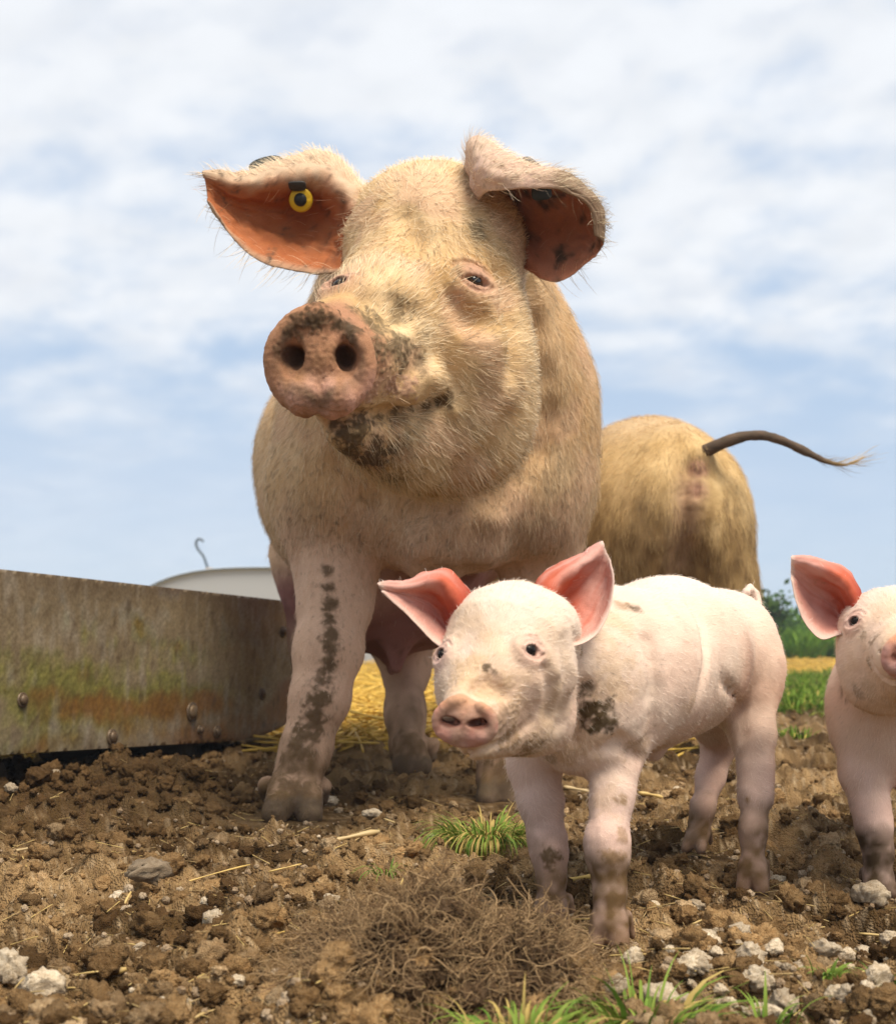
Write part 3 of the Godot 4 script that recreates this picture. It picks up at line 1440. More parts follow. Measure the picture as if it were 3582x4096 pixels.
func sow() -> void:
	var f := Fig.new()
	var E := Vector3(0, EYE, 0)
	# barrel
	f.chain([[Vector3(-0.045, 0.585, -1.99), 0.176], [Vector3(-0.060, 0.585, -2.24), 0.176], [Vector3(-0.152, 0.575, -2.58), 0.208], [Vector3(-0.155, 0.575, -2.70), 0.208]], 0.05)
	f.cone(Vector3(0.026, 0.585, -1.99), Vector3(-0.05, 0.575, -2.66), 0.174, 0.21, 0.14)
	f.ell(Vector3(-0.11, 0.56, -2.86), Vector3(0.225, 0.23, 0.22), 0.12)
	f.ell(Vector3(-0.09, 0.46, -2.48), Vector3(0.22, 0.16, 0.40), 0.10)
	f.ell(at(436, 492, 1.92), Vector3(0.175, 0.118, 0.12), 0.06)             # brisket
	f.ell(at(320, 475, 1.93), Vector3(0.068, 0.13, 0.10), 0.06)              # shoulders
	f.ell(at(545, 478, 1.99), Vector3(0.062, 0.13, 0.11), 0.06)
	for w in [[[455, 515], [452, 545], [446, 572]], [[428, 518], [424, 545], [420, 570]], [[492, 520], [486, 548], [470, 572]]]:     # folds on the chest
		var c := []
		for q in w:
			c.append([f.hit(E, at(q[0], q[1], 1.82)) + Vector3(0, 0, -0.004), 0.010])
		f.chain(c, 0.035)
	# forelegs
	f.chain([[at(318, 490, 1.93), 0.075], [at(336, 575, 1.91), 0.056], [at(335, 602, 1.90), 0.0515], [at(327, 650, 1.87), 0.0455], [at(319, 700, 1.85), 0.0385], [at(306, 750, 1.835), 0.0325], [at(296, 784, 1.825), 0.0345]], 0.02)
	f.chain([[Vector3(-0.258, 0.70, -2.17), 0.02], [Vector3(-0.268, 0.58, -2.17), 0.024], [Vector3(-0.262, 0.46, -2.13), 0.022]], 0.05, 1)     # behind the shoulder
	f.chain([[at(545, 490, 2.0), 0.075], [at(540, 560, 2.03), 0.055], [at(525, 640, 2.04), 0.044], [at(512, 700, 2.04), 0.037], [at(504, 750, 2.03), 0.033], [at(499, 782, 2.02), 0.035]], 0.03)
	for h in [[275, 813, 1.782, 0.0185, 287, 790], [309, 814, 1.788, 0.0180, 305, 790], [487, 799, 1.99, 0.018, 493, 778], [509, 800, 2.0, 0.018, 504, 778]]:
		f.cone(at(h[4], h[5], h[2] + 0.026), at(h[0], h[1], h[2]), 0.0255, h[3], 0.005)
	f.cone(at(295, 794, 1.772), at(292, 824, 1.772), 0.003, 0.009, 0.006, 1)
	for h in [[322, 797, 1.865], [268, 795, 1.87], [512, 787, 2.06], [488, 786, 2.07]]:      # dew claws
		f.cone(at(h[0], h[1] - 10, h[2]), at(h[0], h[1] + 2, h[2] + 0.01), 0.014, 0.009, 0.008)
	# hind legs
	f.chain([[at(392, 540, 2.62), 0.13], [at(402, 630, 2.56), 0.055], [at(405, 668, 2.50), 0.038], [at(405, 715, 2.44), 0.031], [at(408, 745, 2.41), 0.031]], 0.04)
	f.chain([[at(325, 560, 2.80), 0.12], [at(318, 640, 2.85), 0.055], [at(310, 690, 2.83), 0.034], [at(310, 735, 2.76), 0.032]], 0.04)
	for h in [[404, 766, 2.375, 408, 746], [420, 766, 2.385, 408, 746], [302, 750, 2.73, 310, 735], [317, 750, 2.74, 310, 735]]:
		f.cone(at(h[3], h[4], h[2] + 0.01), at(h[0], h[1], h[2]), 0.026, 0.022, 0.012)
	for h in [[432, 752, 2.42], [395, 752, 2.43]]:
		f.cone(at(h[0], h[1] - 8, h[2]), at(h[0], h[1] + 6, h[2]), 0.015, 0.010, 0.008)
	# udder
	f.ell(Vector3(-0.115, 0.315, -2.36), Vector3(0.125, 0.105, 0.30), 0.06)
	f.ell(Vector3(-0.03, 0.315, -2.30), Vector3(0.075, 0.085, 0.22), 0.05)
	for k in 6:
		var z := -2.15 - 0.11 * (k >> 1)
		var x := -0.165 + 0.085 * (k & 1) - 0.01 * (k >> 1)
		f.cone(Vector3(x, 0.255, z), Vector3(x - 0.004, 0.186 + 0.006 * (k % 3), z), 0.034, 0.009, 0.03)
	# neck and head
	f.cone(at(432, 300, 1.86), at(438, 400, 2.02), 0.155, 0.20, 0.10)
	var hb := facing(at(322, 365, 1.42) - at(430, 262, 1.70))
	f.ell(at(432, 254, 1.72), Vector3(0.120, 0.112, 0.135), 0.05)
	f.cone(at(424, 288, 1.645), at(345, 352, 1.475), 0.094, 0.056, 0.05)
	f.ell(at(469, 372, 1.665), Vector3(0.084, 0.125, 0.115), 0.05)
	f.ell(at(440, 428, 1.69), Vector3(0.105, 0.088, 0.10), 0.05)
	f.ell(at(374, 385, 1.65), Vector3(0.070, 0.10, 0.10), 0.05)
	f.cone(at(402, 435, 1.61), at(347, 423, 1.485), 0.062, 0.030, 0.035)
	f.cone(at(372, 352, 1.53), at(328, 363, 1.445), 0.062, 0.0495, 0.03)
	f.ell(at(400, 381, 1.522), Vector3(0.046, 0.027, 0.055), 0.012, hb)          # lip pad
	f.cone(at(438, 300, 1.585), at(478, 345, 1.57), 0.020, 0.026, 0.05)          # cheek bone
	# the snout's disc, its rim, nostrils and lobes
	var db := facing(Vector3(-0.03, -0.17, 1))
	var dc := at(321, 364, 1.415)
	f.ell(dc, Vector3(0.052, 0.054, 0.024), 0.012, db)
	for k in 40:
		var a := TAU * k / 40.0
		var b := TAU * (k + 1) / 40.0
		var sq := func(t: float) -> Vector3: return dc + db * Vector3(0.047 * cos(t), 0.049 * sin(t) * (1.0 if sin(t) > 0 else 0.96), 0.013)
		f.cone(sq.call(a), sq.call(b), 0.0085, 0.0085, 0.010)
	f.ell(at(303, 394, 1.398), Vector3(0.020, 0.018, 0.015), 0.008)
	f.ell(at(338, 395, 1.398), Vector3(0.021, 0.018, 0.015), 0.008)
	f.ell(at(320, 345, 1.398), Vector3(0.012, 0.03, 0.012), 0.02)
	f.ell(at(293, 357, 1.393), Vector3(0.0108, 0.0138, 0.034), 0.008, facing(Vector3(-0.3, -0.2, 1)).rotated(Vector3.BACK, -0.25), 1)
	f.ell(at(346, 357, 1.393), Vector3(0.0116, 0.0146, 0.034), 0.008, facing(Vector3(0.25, -0.2, 1)).rotated(Vector3.BACK, 0.3), 1)
	f.cone(at(321, 388, 1.378), at(317, 422, 1.390), 0.003, 0.0075, 0.008, 1)
	# mouth
	var lips := []
	for q in [[318, 421], [335, 424], [355, 419], [378, 415], [402, 411], [425, 405], [442, 398], [449, 391]]:
		lips.append([f.hit(E, at(q[0], q[1], 1.5)), 0.0078])
	f.chain(lips, 0.009, 1)
	var fold := []
	for q in [[452, 410], [450, 396], [440, 383], [428, 378]]:
		fold.append([f.hit(E, at(q[0], q[1], 1.5)) , 0.006])
	f.chain(fold, 0.015)
	for w in [[[500, 275], [512, 320], [514, 370]], [[455, 300], [470, 318], [490, 322]], [[350, 318], [372, 300], [392, 296]], [[380, 322], [400, 312], [418, 312]], [[405, 215], [415, 235], [412, 255]], [[505, 420], [485, 455], [450, 475]]]:   # creases
		var c := []
		for q in w:
			c.append([f.hit(E, at(q[0], q[1], 1.6)), 0.006])
		f.chain(c, 0.026, 1)
	var jowl := []      # where the head ends and the neck begins
	for q in [[530, 292], [538, 330], [543, 375], [545, 415], [538, 448], [518, 472], [488, 490], [450, 503], [412, 508], [375, 494], [345, 462]]:
		jowl.append([f.hit(E, at(q[0], q[1], 1.75)), 0.009])
	f.chain(jowl, 0.035, 1)
	var e1 := eye_on(f, 473, 281, 1.62, 0.0145, 0.64, -0.16)
	var e2 := eye_on(f, 339, 285, 1.62, 0.0120, 0.30, 0.1)
	var grey := Color(0.165, 0.125, 0.070)
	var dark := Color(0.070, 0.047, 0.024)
	var brown := Color(0.23, 0.140, 0.065)
	var flesh_ := Color(0.50, 0.30, 0.215)
	var mud := Color(0.120, 0.074, 0.033)
	var spots := []
	for s in [[372, 326, 24, 0.9, grey], [398, 348, 26, 0.9, grey], [398, 312, 20, 0.75, grey], [375, 350, 20, 0.85, grey], [418, 362, 16, 0.75, grey], [420, 330, 16, 0.4, grey], [390, 385, 18, 0.85, flesh_], [408, 388, 13, 0.85, flesh_], [372, 392, 14, 0.75, flesh_], [372, 458, 34, 0.95, dark], [392, 478, 18, 0.7, dark], [395, 446, 22, 0.7, grey], [350, 452, 18, 0.9, dark], [425, 425, 20, 0.35, grey], [470, 420, 30, 0.25, grey], [505, 345, 18, 0.25, grey], [476, 230, 13, 0.8, grey], [487, 384, 18, 0.35, grey], [520, 395, 16, 0.25, grey], [360, 436, 32, 0.95, dark], [345, 432, 18, 0.8, dark], [398, 418, 16, 0.6, dark], [444, 399, 11, 0.8, dark], [392, 462, 24, 0.55, grey],
			[322, 316, 22, 0.95, dark], [295, 325, 14, 0.8, dark], [352, 328, 16, 0.8, dark], [276, 350, 9, 0.7, dark], [320, 380, 44, 0.35, brown],
			[328, 572, 8, 0.9, mud], [327, 588, 8, 1.0, mud], [331, 604, 9, 1.0, mud], [330, 620, 8, 1.0, mud], [330, 636, 11, 1.0, mud], [332, 650, 9, 1.0, mud], [331, 664, 11, 1.0, mud], [324, 680, 13, 1.0, mud], [320, 697, 15, 1.0, mud], [314, 714, 16, 1.0, mud], [306, 730, 17, 1.0, mud], [298, 748, 18, 0.95, mud], [290, 768, 18, 0.85, mud], [284, 790, 18, 0.8, mud], [308, 790, 14, 0.6, brown], [290, 805, 34, 0.95, mud], [318, 770, 14, 0.5, brown], [500, 780, 26, 0.95, mud], [410, 758, 24, 0.9, mud],
			[560, 400, 40, 0.3, grey], [565, 470, 36, 0.35, grey], [300, 520, 26, 0.25, grey], [530, 540, 40, 0.45, grey], [470, 560, 50, 0.35, brown], [380, 540, 50, 0.25, brown], [458, 268, 9, 0.4, grey], [334, 425, 8, 0.95, dark], [348, 422, 8, 0.95, dark], [362, 419, 8, 0.9, dark], [378, 415, 7, 0.9, dark], [394, 412, 7, 0.85, dark], [410, 409, 7, 0.85, dark], [426, 405, 7, 0.85, dark], [438, 400, 7, 0.9, dark]]:  # the closing dark spots along the lips are painted shade of the mouth
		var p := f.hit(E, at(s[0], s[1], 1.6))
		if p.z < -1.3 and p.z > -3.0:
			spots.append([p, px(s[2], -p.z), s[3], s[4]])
	f.build(0.009)
	f.refine([[dc, 0.10, 0.0020], [at(360, 385, 1.5), 0.13, 0.0024], [at(430, 320, 1.6), 0.22, 0.0034], [e1[0], 0.045, 0.0014], [e2[0], 0.04, 0.0014], [at(320, 690, 1.85), 0.24, 0.0038], [at(440, 480, 1.8), 0.26, 0.0048], [at(560, 420, 1.95), 0.2, 0.006]], 3)
	f.ready()
	# her ears
	var nose := dc
	ear(f, [   # the ear on the picture's left, seen into
		[at(368, 232, 1.74), at(345, 212, 1.76), at(310, 190, 1.77), at(270, 196, 1.74), at(235, 196, 1.70), at(203, 178, 1.67)],
		[at(372, 205, 1.72), at(352, 182, 1.73), at(322, 157, 1.735), at(278, 165, 1.72), at(240, 177, 1.69), at(202, 172, 1.665)],
		[at(366, 212, 1.66), at(348, 195, 1.66), at(322, 173, 1.665), at(280, 177, 1.665), at(240, 184, 1.665), at(203, 174, 1.66)],
		[at(350, 235, 1.66), at(335, 225, 1.70), at(310, 210, 1.725), at(275, 208, 1.715), at(238, 204, 1.69), at(206, 186, 1.665)],
		[at(345, 258, 1.655), at(325, 252, 1.69), at(298, 244, 1.71), at(264, 236, 1.70), at(232, 220, 1.685), at(207, 196, 1.665)],
		[at(340, 272, 1.63), at(318, 274, 1.65), at(292, 270, 1.66), at(262, 262, 1.665), at(234, 240, 1.665), at(208, 202, 1.66)]], 0.010, 70, 64, false, 0.004)
	ear(f, [   # the other, its upper half flopped forward
		[at(478, 200, 1.60), at(486, 192, 1.57), at(505, 190, 1.555), at(528, 188, 1.56), at(560, 190, 1.575), at(588, 206, 1.60), at(594, 236, 1.615)],
		[at(474, 182, 1.60), at(477, 162, 1.575), at(498, 170, 1.56), at(524, 176, 1.565), at(558, 182, 1.58), at(592, 204, 1.605), at(599, 238, 1.62)],
		[at(470, 170, 1.64), at(476, 141, 1.63), at(505, 155, 1.62), at(538, 171, 1.615), at(570, 178, 1.62), at(600, 208, 1.625), at(603, 243, 1.63)],
		[at(486, 195, 1.72), at(500, 190, 1.72), at(522, 196, 1.705), at(548, 205, 1.695), at(572, 210, 1.685), at(592, 225, 1.665), at(600, 248, 1.64)],
		[at(512, 240, 1.73), at(520, 235, 1.72), at(535, 240, 1.71), at(552, 246, 1.70), at(572, 246, 1.685), at(588, 246, 1.665), at(596, 255, 1.645)],
		[at(524, 268, 1.70), at(530, 272, 1.68), at(541, 279, 1.66), at(556, 282, 1.65), at(572, 275, 1.645), at(586, 263, 1.645), at(595, 257, 1.64)]], 0.009, 70, 64, false, 0.003)
	var root := thing("sow", "large muddy cream sow with raised snout and yellow ear tag", "pig", Vector3(-0.08, 0, -2.2))
	var brow := at(420, 215, 1.62)
	var lip := f.hit(E, at(396, 386, 1.5))
	var bridge := f.hit(E, at(386, 342, 1.5))
	var shade := func(p: Vector3, n: Vector3, t: int, u: Vector2) -> Color:
		var a := nz.get_noise_3dv(p * 6.0)
		var b := nf.get_noise_3dv(Vector3(p.x, p.y * 0.4, p.z * 0.6) * 38.0)
		var c := nf.get_noise_3dv(p * 160.0)
		if t > 0:
			var inside := t == 1
			var left := p.x < -0.03
			var col := Color(0.56, 0.40, 0.27)
			if left:
				if inside and u.y > 0.30:
					col = mix(Color(0.40, 0.125, 0.045), Color(0.52, 0.19, 0.08), 0.5 + a * 0.8 + b * 0.4)
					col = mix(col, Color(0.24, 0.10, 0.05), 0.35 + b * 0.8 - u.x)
				col = mix(col, Color(0.66, 0.49, 0.34), sm(0.50, 0.36, u.y + 0.05 * b) + sm(0.95, 1.0, u.y) * 0.6)
				col = mix(col, Color(0.10, 0.07, 0.05), (b + c * 0.6 - 0.45) * 2.0)
			else:
				if u.y > 0.42 and inside:
					col = mix(Color(0.56, 0.21, 0.11), Color(0.64, 0.28, 0.17), 0.5 + a + b * 0.5)
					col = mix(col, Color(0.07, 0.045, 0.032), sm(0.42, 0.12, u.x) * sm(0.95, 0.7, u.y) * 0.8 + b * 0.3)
					col = mix(col, Color(0.13, 0.09, 0.06), (nz.get_noise_3dv(p * 30.0) + b * 0.4 - 0.15) * 2.4)
				else:
					col = mix(Color(0.66, 0.47, 0.38), Color(0.70, 0.52, 0.40), 0.5 + b)
					col = mix(col, Color(0.20, 0.14, 0.09), (c + b * 0.5 - 0.35) * 2.0)
					col = mix(col, Color(0.24, 0.165, 0.10), sm(0.55, 0.68, u.x) * 0.85)
			col.a = 0.0005 * c
			return col
		var cream := Color(0.81, 0.615, 0.37)
		var tan_ := Color(0.60, 0.38, 0.165)
		var pink := Color(0.71, 0.46, 0.31)
		var near := p.distance_to(brow)
		var k := clampf(0.42 + a * 0.9 + b * 0.35 + sm(0.08, 0.45, near) * 0.25, 0.0, 1.0)
		var col := cream.lerp(tan_, k)
		col = mix(col, pink, sm(0.05, 0.5, nz.get_noise_3dv(p * 9.0 + Vector3(4, 1, 7)) + 0.12) * 0.6)
		if p.z < -1.78:
			col = mix(col, Color(0.70, 0.46, 0.275), 0.35)
			col = mix(col, Color(0.76, 0.51, 0.36), sm(0.46, 0.33, p.y))
			if p.z < -2.02:
				col = mix(col, Color(0.40, 0.185, 0.155), sm(0.40, 0.33, p.y) * sm(0.13, 0.2, p.y) * sm(-2.02, -2.1, p.z) * (1.0 - sm(-2.42, -2.46, p.z) * sm(0.3, 0.2, p.y)))
		var sd_ := p.distance_to(nose)
		var front := sm(-1.455, -1.425, p.z)
		if sd_ < 0.12:
			var flesh := mix(Color(0.46, 0.24, 0.135), Color(0.72, 0.41, 0.31), sm(0.0, -0.035, p.y - nose.y) * (0.6 + b) + a * 0.4)
			col = mix(col, flesh, front)
			var l2 := (p - nose) * db
			col = mix(col, Color(0.05, 0.03, 0.022), front * sm(0.015, 0.009, Vector2((absf(l2.x + 0.001) - 0.028), l2.y - 0.008).length()) * 0.85)  # nostrils painted near black, the shade of the holes put into the colour
			var rim := absf((p - nose).length() - 0.05)
			col = mix(col, Color(0.17, 0.11, 0.072), front * (sm(0.010, 0.0, rim) * (0.55 + b * 0.7)))
		# pink skin about the eyes
		for e in [e1, e2]:
			col = mix(col, Color(0.55, 0.32, 0.265), sm(0.042, 0.014, p.distance_to(e[0])) * 0.75)
			col = mix(col, Color(0.16, 0.085, 0.065), sm(0.0165, 0.0125, p.distance_to(e[0])) * 0.8)
		var md := mud_and_shade(spots, p, 40.0, 150.0)
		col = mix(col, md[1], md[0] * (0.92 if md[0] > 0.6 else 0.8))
		# dirty feet
		col = mix(col, Color(0.15, 0.105, 0.065), (nz.get_noise_3dv(p * 75.0) + 0.6 * c - 0.42 + 0.16 * sm(0.55, 0.45, p.y) * sm(0.33, 0.38, p.y)) * 1.2)
		var dirt := sm(0.20, 0.05, p.y + a * 0.05) * (0.7 + b * 0.6)
		col = mix(col, Color(0.165, 0.103, 0.050), dirt)
		col = mix(col, Color(0.120, 0.088, 0.060), sm(0.034, 0.024, p.y + b * 0.006) * 0.8)
		col.a = 0.0013 * b + 0.0007 * c + md[0] * 0.0016 * (0.6 + c) + 0.004 * nz.get_noise_3dv(Vector3(p.x * 14.0, p.y * 7.0, p.z * 14.0)) * sm(-1.7, -1.85, p.z)
		return col
	body_part(f, shade, root, skin(0.72, 0.28, 26.0, 0.035))
	eyeball(e1, root, Color(0.045, 0.022, 0.008))
	eyeball(e2, root, Color(0.03, 0.02, 0.012))
	bristles(f, root, func(p: Vector3, n: Vector3, t: int, u: Vector2) -> Array:
		if n.dot(E - p) < -0.35 and t == 0:
			return [0.0]
		if t > 0:
			var edge := minf(minf(u.y, 1.0 - u.y), 1.0 - u.x)
			if edge < 0.05:
				return [24000.0 if u.y < 0.8 else 15000.0, 0.022 if u.y < 0.8 else 0.036, n * 0.6 + (p - brow).normalized() + Vector3(0, -0.9 if u.y > 0.8 else -0.2, 0.1), 0.6, 0.6]
			if t == 2 or u.y < 0.35:
				return [60000.0, 0.016, (p - brow).normalized(), 0.6, 0.2]
			return [2500.0, 0.018, (p - brow).normalized(), 0.4, 0.5]
		var sd_ := p.distance_to(nose)
		if sd_ < 0.075:
			return [500.0 if p.z < -1.42 else 0.0, 0.02, n, 0.4, 0.7]
		for e in [e1, e2]:
			if p.distance_to(e[0]) < e[1] * 1.9:
				return [0.0]
		if p.distance_to(lip) < 0.042 or p.distance_to(bridge) < 0.045:
			return [9000.0, 0.012, (p - nose).normalized(), 0.3, 0.06, 0.4]
		if p.z > -1.80 and p.y > 0.37:
			var d := (p - nose).normalized() + Vector3(0, -0.25 * sm(0.62, 0.5, p.y), 0)
			var l := 0.019 + 0.010 * sm(0.52, 0.42, p.y)
			if p.distance_to(brow) < 0.13:
				d = (p - brow).normalized() * 0.8 + Vector3(0, 0.25, 0)
			return [52000.0 * sm(0.06, 0.14, sd_), l * 0.85, d, 0.50, 0.07, 0.12]
		if p.y < 0.36:
			return [15000.0 if p.z > -2.05 else 1500.0, 0.010, Vector3(0, -1, -0.1), 0.3, 0.06, 0.2]
		return [42000.0 if p.z > -2.6 else 9000.0, 0.016, Vector3(0.0, -0.75, -0.5) + 0.3 * n, 0.36, 0.06, 0.2], 0.00055, Color(0.88, 0.75, 0.52), 5)
	# ear tags
	var tagroot := part("ear_tag", ear_button(at(301, 200, 1.678), Vector3(-0.15, -0.25, 1), 0.0150, Color(0.52, 0.32, 0.015), Color(0.02, 0.02, 0.022)), vertex_mat(0.4), root, -root.position)
	part("stud", plate(at(297, 186, 1.665), Vector3(0, -0.8, 0.5), Vector3(1, 0.1, 0), 0.011, 0.007, 0.003, Color(0.05, 0.045, 0.04)), vertex_mat(0.5), tagroot)
	part("tag_plate", plate(at(266, 164, 1.715), Vector3(-0.1, 0.55, 0.8), Vector3(1, 0.34, 0), 0.023, 0.014, 0.004, Color(0.030, 0.036, 0.036)), vertex_mat(0.8), tagroot)
	var two := part("ear_tag", plate(at(533, 164, 1.612), Vector3(0.55, 0.7, 0.5), Vector3(0.8, -0.62, 0), 0.014, 0.012, 0.004, Color(0.03, 0.045, 0.05)), vertex_mat(0.4), root, -root.position)
	part("stud", plate(at(541, 193, 1.575), Vector3(0.1, -0.5, 1), Vector3(1, 0.1, 0), 0.012, 0.008, 0.006, Color(0.03, 0.035, 0.035)), vertex_mat(0.4), two)


func ear_button(c: Vector3, n: Vector3, r: float, ring: Color, hub: Color) -> ArrayMesh:
	n = n.normalized()
	var st := begin()
	tube(st, [c - n * 0.012, c, c + n * 0.003, c + n * 0.0045, c + n * 0.0045], [r * 0.5, r, r, r * 0.86, r * 0.5], 28, ring)
	tube(st, [c, c + n * 0.0055, c + n * 0.008], [r * 0.56, r * 0.54, r * 0.3], 20, hub)
	return finish(st)


func plate(c: Vector3, n: Vector3, along_: Vector3, half_l: float, half_w: float, thick: float, tone: Color) -> ArrayMesh:
	# a small rounded, slightly bowed plate
	n = n.normalized()
	var u := (along_ - n * along_.dot(n)).normalized()
	var v := n.cross(u)
	var st := begin()
	st.set_color(tone)
	var ring := 28
	var rows := []
	for q in [[0.0, 1.0], [0.92, 1.0], [1.0, 0.6], [1.0, -0.6], [0.92, -1.0], [0.0, -1.0]]:
		var pts := []
		for k in ring:
			var a := TAU * k / ring
			var x: float = signf(cos(a)) * pow(absf(cos(a)), 0.6) * half_l * q[0]
			var y: float = signf(sin(a)) * pow(absf(sin(a)), 0.6) * half_w * q[0]
			pts.append(c + u * x + v * y + n * (thick * 0.5 * q[1] - x * x * 6.0))
		rows.append(pts)
	for j in rows.size() - 1:
		for k in ring:
			var l := (k + 1) % ring
			for q in [rows[j][k], rows[j][l], rows[j + 1][l], rows[j][k], rows[j + 1][l], rows[j + 1][k]]:
				st.add_vertex(q)
	return finish(st)


func rear_sow() -> void:
	var f := Fig.new()
	var E := Vector3(0, EYE, 0)
	f.ell(at(655, 520, 2.78), Vector3(0.155, 0.195, 0.30), 0.06)
	f.cone(at(640, 515, 2.9), Vector3(0.22, 0.47, -3.55), 0.185, 0.20, 0.12)
	f.ell(at(618, 560, 2.70), Vector3(0.095, 0.17, 0.15), 0.07)
	f.ell(at(706, 550, 2.68), Vector3(0.088, 0.185, 0.15), 0.07)
	f.cone(at(680, 457, 2.60), at(698, 455, 2.540), 0.055, 0.017, 0.05)
	f.cone(at(596, 600, 2.75), at(570, 520, 3.0), 0.10, 0.12, 0.08)
	f.chain([[at(625, 600, 2.68), 0.095], [at(618, 660, 2.70), 0.058], [at(616, 700, 2.72), 0.040], [at(614, 735, 2.68), 0.033], [at(614, 752, 2.66), 0.034]], 0.05)
	f.chain([[at(712, 600, 2.66), 0.090], [at(722, 660, 2.68), 0.056], [at(726, 695, 2.70), 0.039], [at(726, 735, 2.66), 0.033], [at(726, 752, 2.64), 0.034]], 0.05)
	f.chain([[Vector3(0.10, 0.42, -3.55), 0.08], [Vector3(0.10, 0.18, -3.56), 0.045], [Vector3(0.10, 0.03, -3.55), 0.035]], 0.05)
	f.chain([[Vector3(0.33, 0.42, -3.60), 0.08], [Vector3(0.33, 0.18, -3.61), 0.045], [Vector3(0.33, 0.03, -3.60), 0.035]], 0.05)
	f.cone(Vector3(0.22, 0.49, -3.6), Vector3(0.22, 0.43, -3.95), 0.17, 0.12, 0.08)
	f.cone(Vector3(0.22, 0.43, -3.95), Vector3(0.22, 0.30, -4.2), 0.10, 0.05, 0.05)
	for s in [-1, 1]:
		f.ell(Vector3(0.22 + 0.12 * s, 0.50, -3.98), Vector3(0.07, 0.045, 0.075), 0.02, Basis(Vector3.BACK, 0.6 * s))
	# the cleft and the parts under the tail
	var c := []
	for q in [[695, 475], [695, 500], [692, 530], [688, 560], [686, 600]]:
		c.append([f.hit(E, at(q[0], q[1], 2.6)), 0.012])
	f.chain(c, 0.05, 1)
	var v1 := f.hit(E, at(697, 470, 2.6))
	var v2 := f.hit(E, at(696, 492, 2.6))
	f.cone(v1, v2, 0.011, 0.018, 0.014)
	f.cone(f.hit(E, at(694, 505, 2.6)), f.hit(E, at(692, 530, 2.6)), 0.016, 0.008, 0.02)
	var slit := []
	for q in [[698, 474], [697, 486], [696, 497]]:
		slit.append([f.hit(E, at(q[0], q[1], 2.6)), 0.005])
	f.chain(slit, 0.006, 1)
	# tail
	var tl := [at(690, 458, 2.56), at(703, 452, 2.53), at(722, 443, 2.51), at(745, 436, 2.50), at(765, 436, 2.50), at(785, 442, 2.50), at(805, 452, 2.50), at(824, 461, 2.50), at(844, 465, 2.50), at(864, 457, 2.50)]
	var thick := [0.030, 0.0135, 0.0112, 0.0098, 0.0090, 0.0082, 0.0076, 0.0054, 0.0030, 0.0014]
	f.build(0.013)
	f.refine([[at(690, 500, 2.6), 0.16, 0.006], [at(660, 530, 2.6), 0.26, 0.008], [at(697, 490, 2.58), 0.05, 0.003], [at(745, 440, 2.5), 0.17, 0.004]], 2)
	f.ready()
	whip(f, tl, thick, 3)
	var root := thing("sow", "golden haired sow seen from behind with its tail held out", "pig", Vector3(0.35, 0, -2.9))
	var shade := func(p: Vector3, n: Vector3, t: int, u: Vector2) -> Color:
		var a := nz.get_noise_3dv(p * 5.0)
		var b := nf.get_noise_3dv(Vector3(p.x, p.y * 0.5, p.z) * 30.0)
		var c2 := nf.get_noise_3dv(p * 90.0)
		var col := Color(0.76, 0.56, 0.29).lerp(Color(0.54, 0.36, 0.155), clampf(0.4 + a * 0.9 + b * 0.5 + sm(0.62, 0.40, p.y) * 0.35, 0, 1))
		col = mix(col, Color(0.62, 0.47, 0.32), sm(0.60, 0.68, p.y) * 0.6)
		col = mix(col, Color(0.40, 0.235, 0.175), sm(0.050, 0.006, absf(p.x - v2.x + 0.012 + (0.58 - p.y) * 0.10)) * sm(0.60, 0.50, p.y) * 0.65)
		var near := minf(p.distance_to(v1), p.distance_to(v2))
		col = mix(col, Color(0.36, 0.19, 0.14), sm(0.030, 0.012, near) * 0.8)
		col = mix(col, Color(0.10, 0.05, 0.045), sm(0.018, 0.008, near) * (0.5 + c2))
		col = mix(col, Color(0.17, 0.125, 0.085), (nz.get_noise_3dv(p * 14.0 + Vector3(3, 3, 3)) + b * 0.4 - 0.48) * 1.2)
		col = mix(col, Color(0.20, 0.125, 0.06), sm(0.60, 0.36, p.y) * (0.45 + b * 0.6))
		if t == 3:
			col = mix(Color(0.10, 0.075, 0.055), Color(0.17, 0.12, 0.085), 0.5 + c2)
			col = mix(col, Color(0.42, 0.30, 0.14), sm(0.72, 0.92, u.x))
			col = mix(col, Color(0.40, 0.28, 0.15), sm(0.10, 0.0, u.x))
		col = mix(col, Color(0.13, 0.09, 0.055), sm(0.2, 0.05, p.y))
		col.a = 0.0016 * b + 0.001 * c2
		return col
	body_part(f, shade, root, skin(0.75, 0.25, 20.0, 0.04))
	bristles(f, root, func(p: Vector3, n: Vector3, t: int, u: Vector2) -> Array:
		if n.dot(E - p) < -0.4 or p.z < -3.2:
			return [0.0]
		if t == 3:
			return [14000.0 + 150000.0 * sm(0.62, 0.8, u.x), 0.012 + 0.035 * sm(0.6, 0.9, u.x), Vector3(1, 0.3, 0), 0.75 if u.x > 0.62 else 0.1, 0.10]
		if p.distance_to(v2) < 0.05:
			return [0.0]
		return [40000.0, 0.019, Vector3(-0.25 * (p.x - v2.x), -1, 0.0) + 0.2 * Vector3(p.x - 0.4, 0, 0) * 4.0, 0.35, 0.035, 0.12], 0.00055, Color(0.72, 0.50, 0.20), 6)


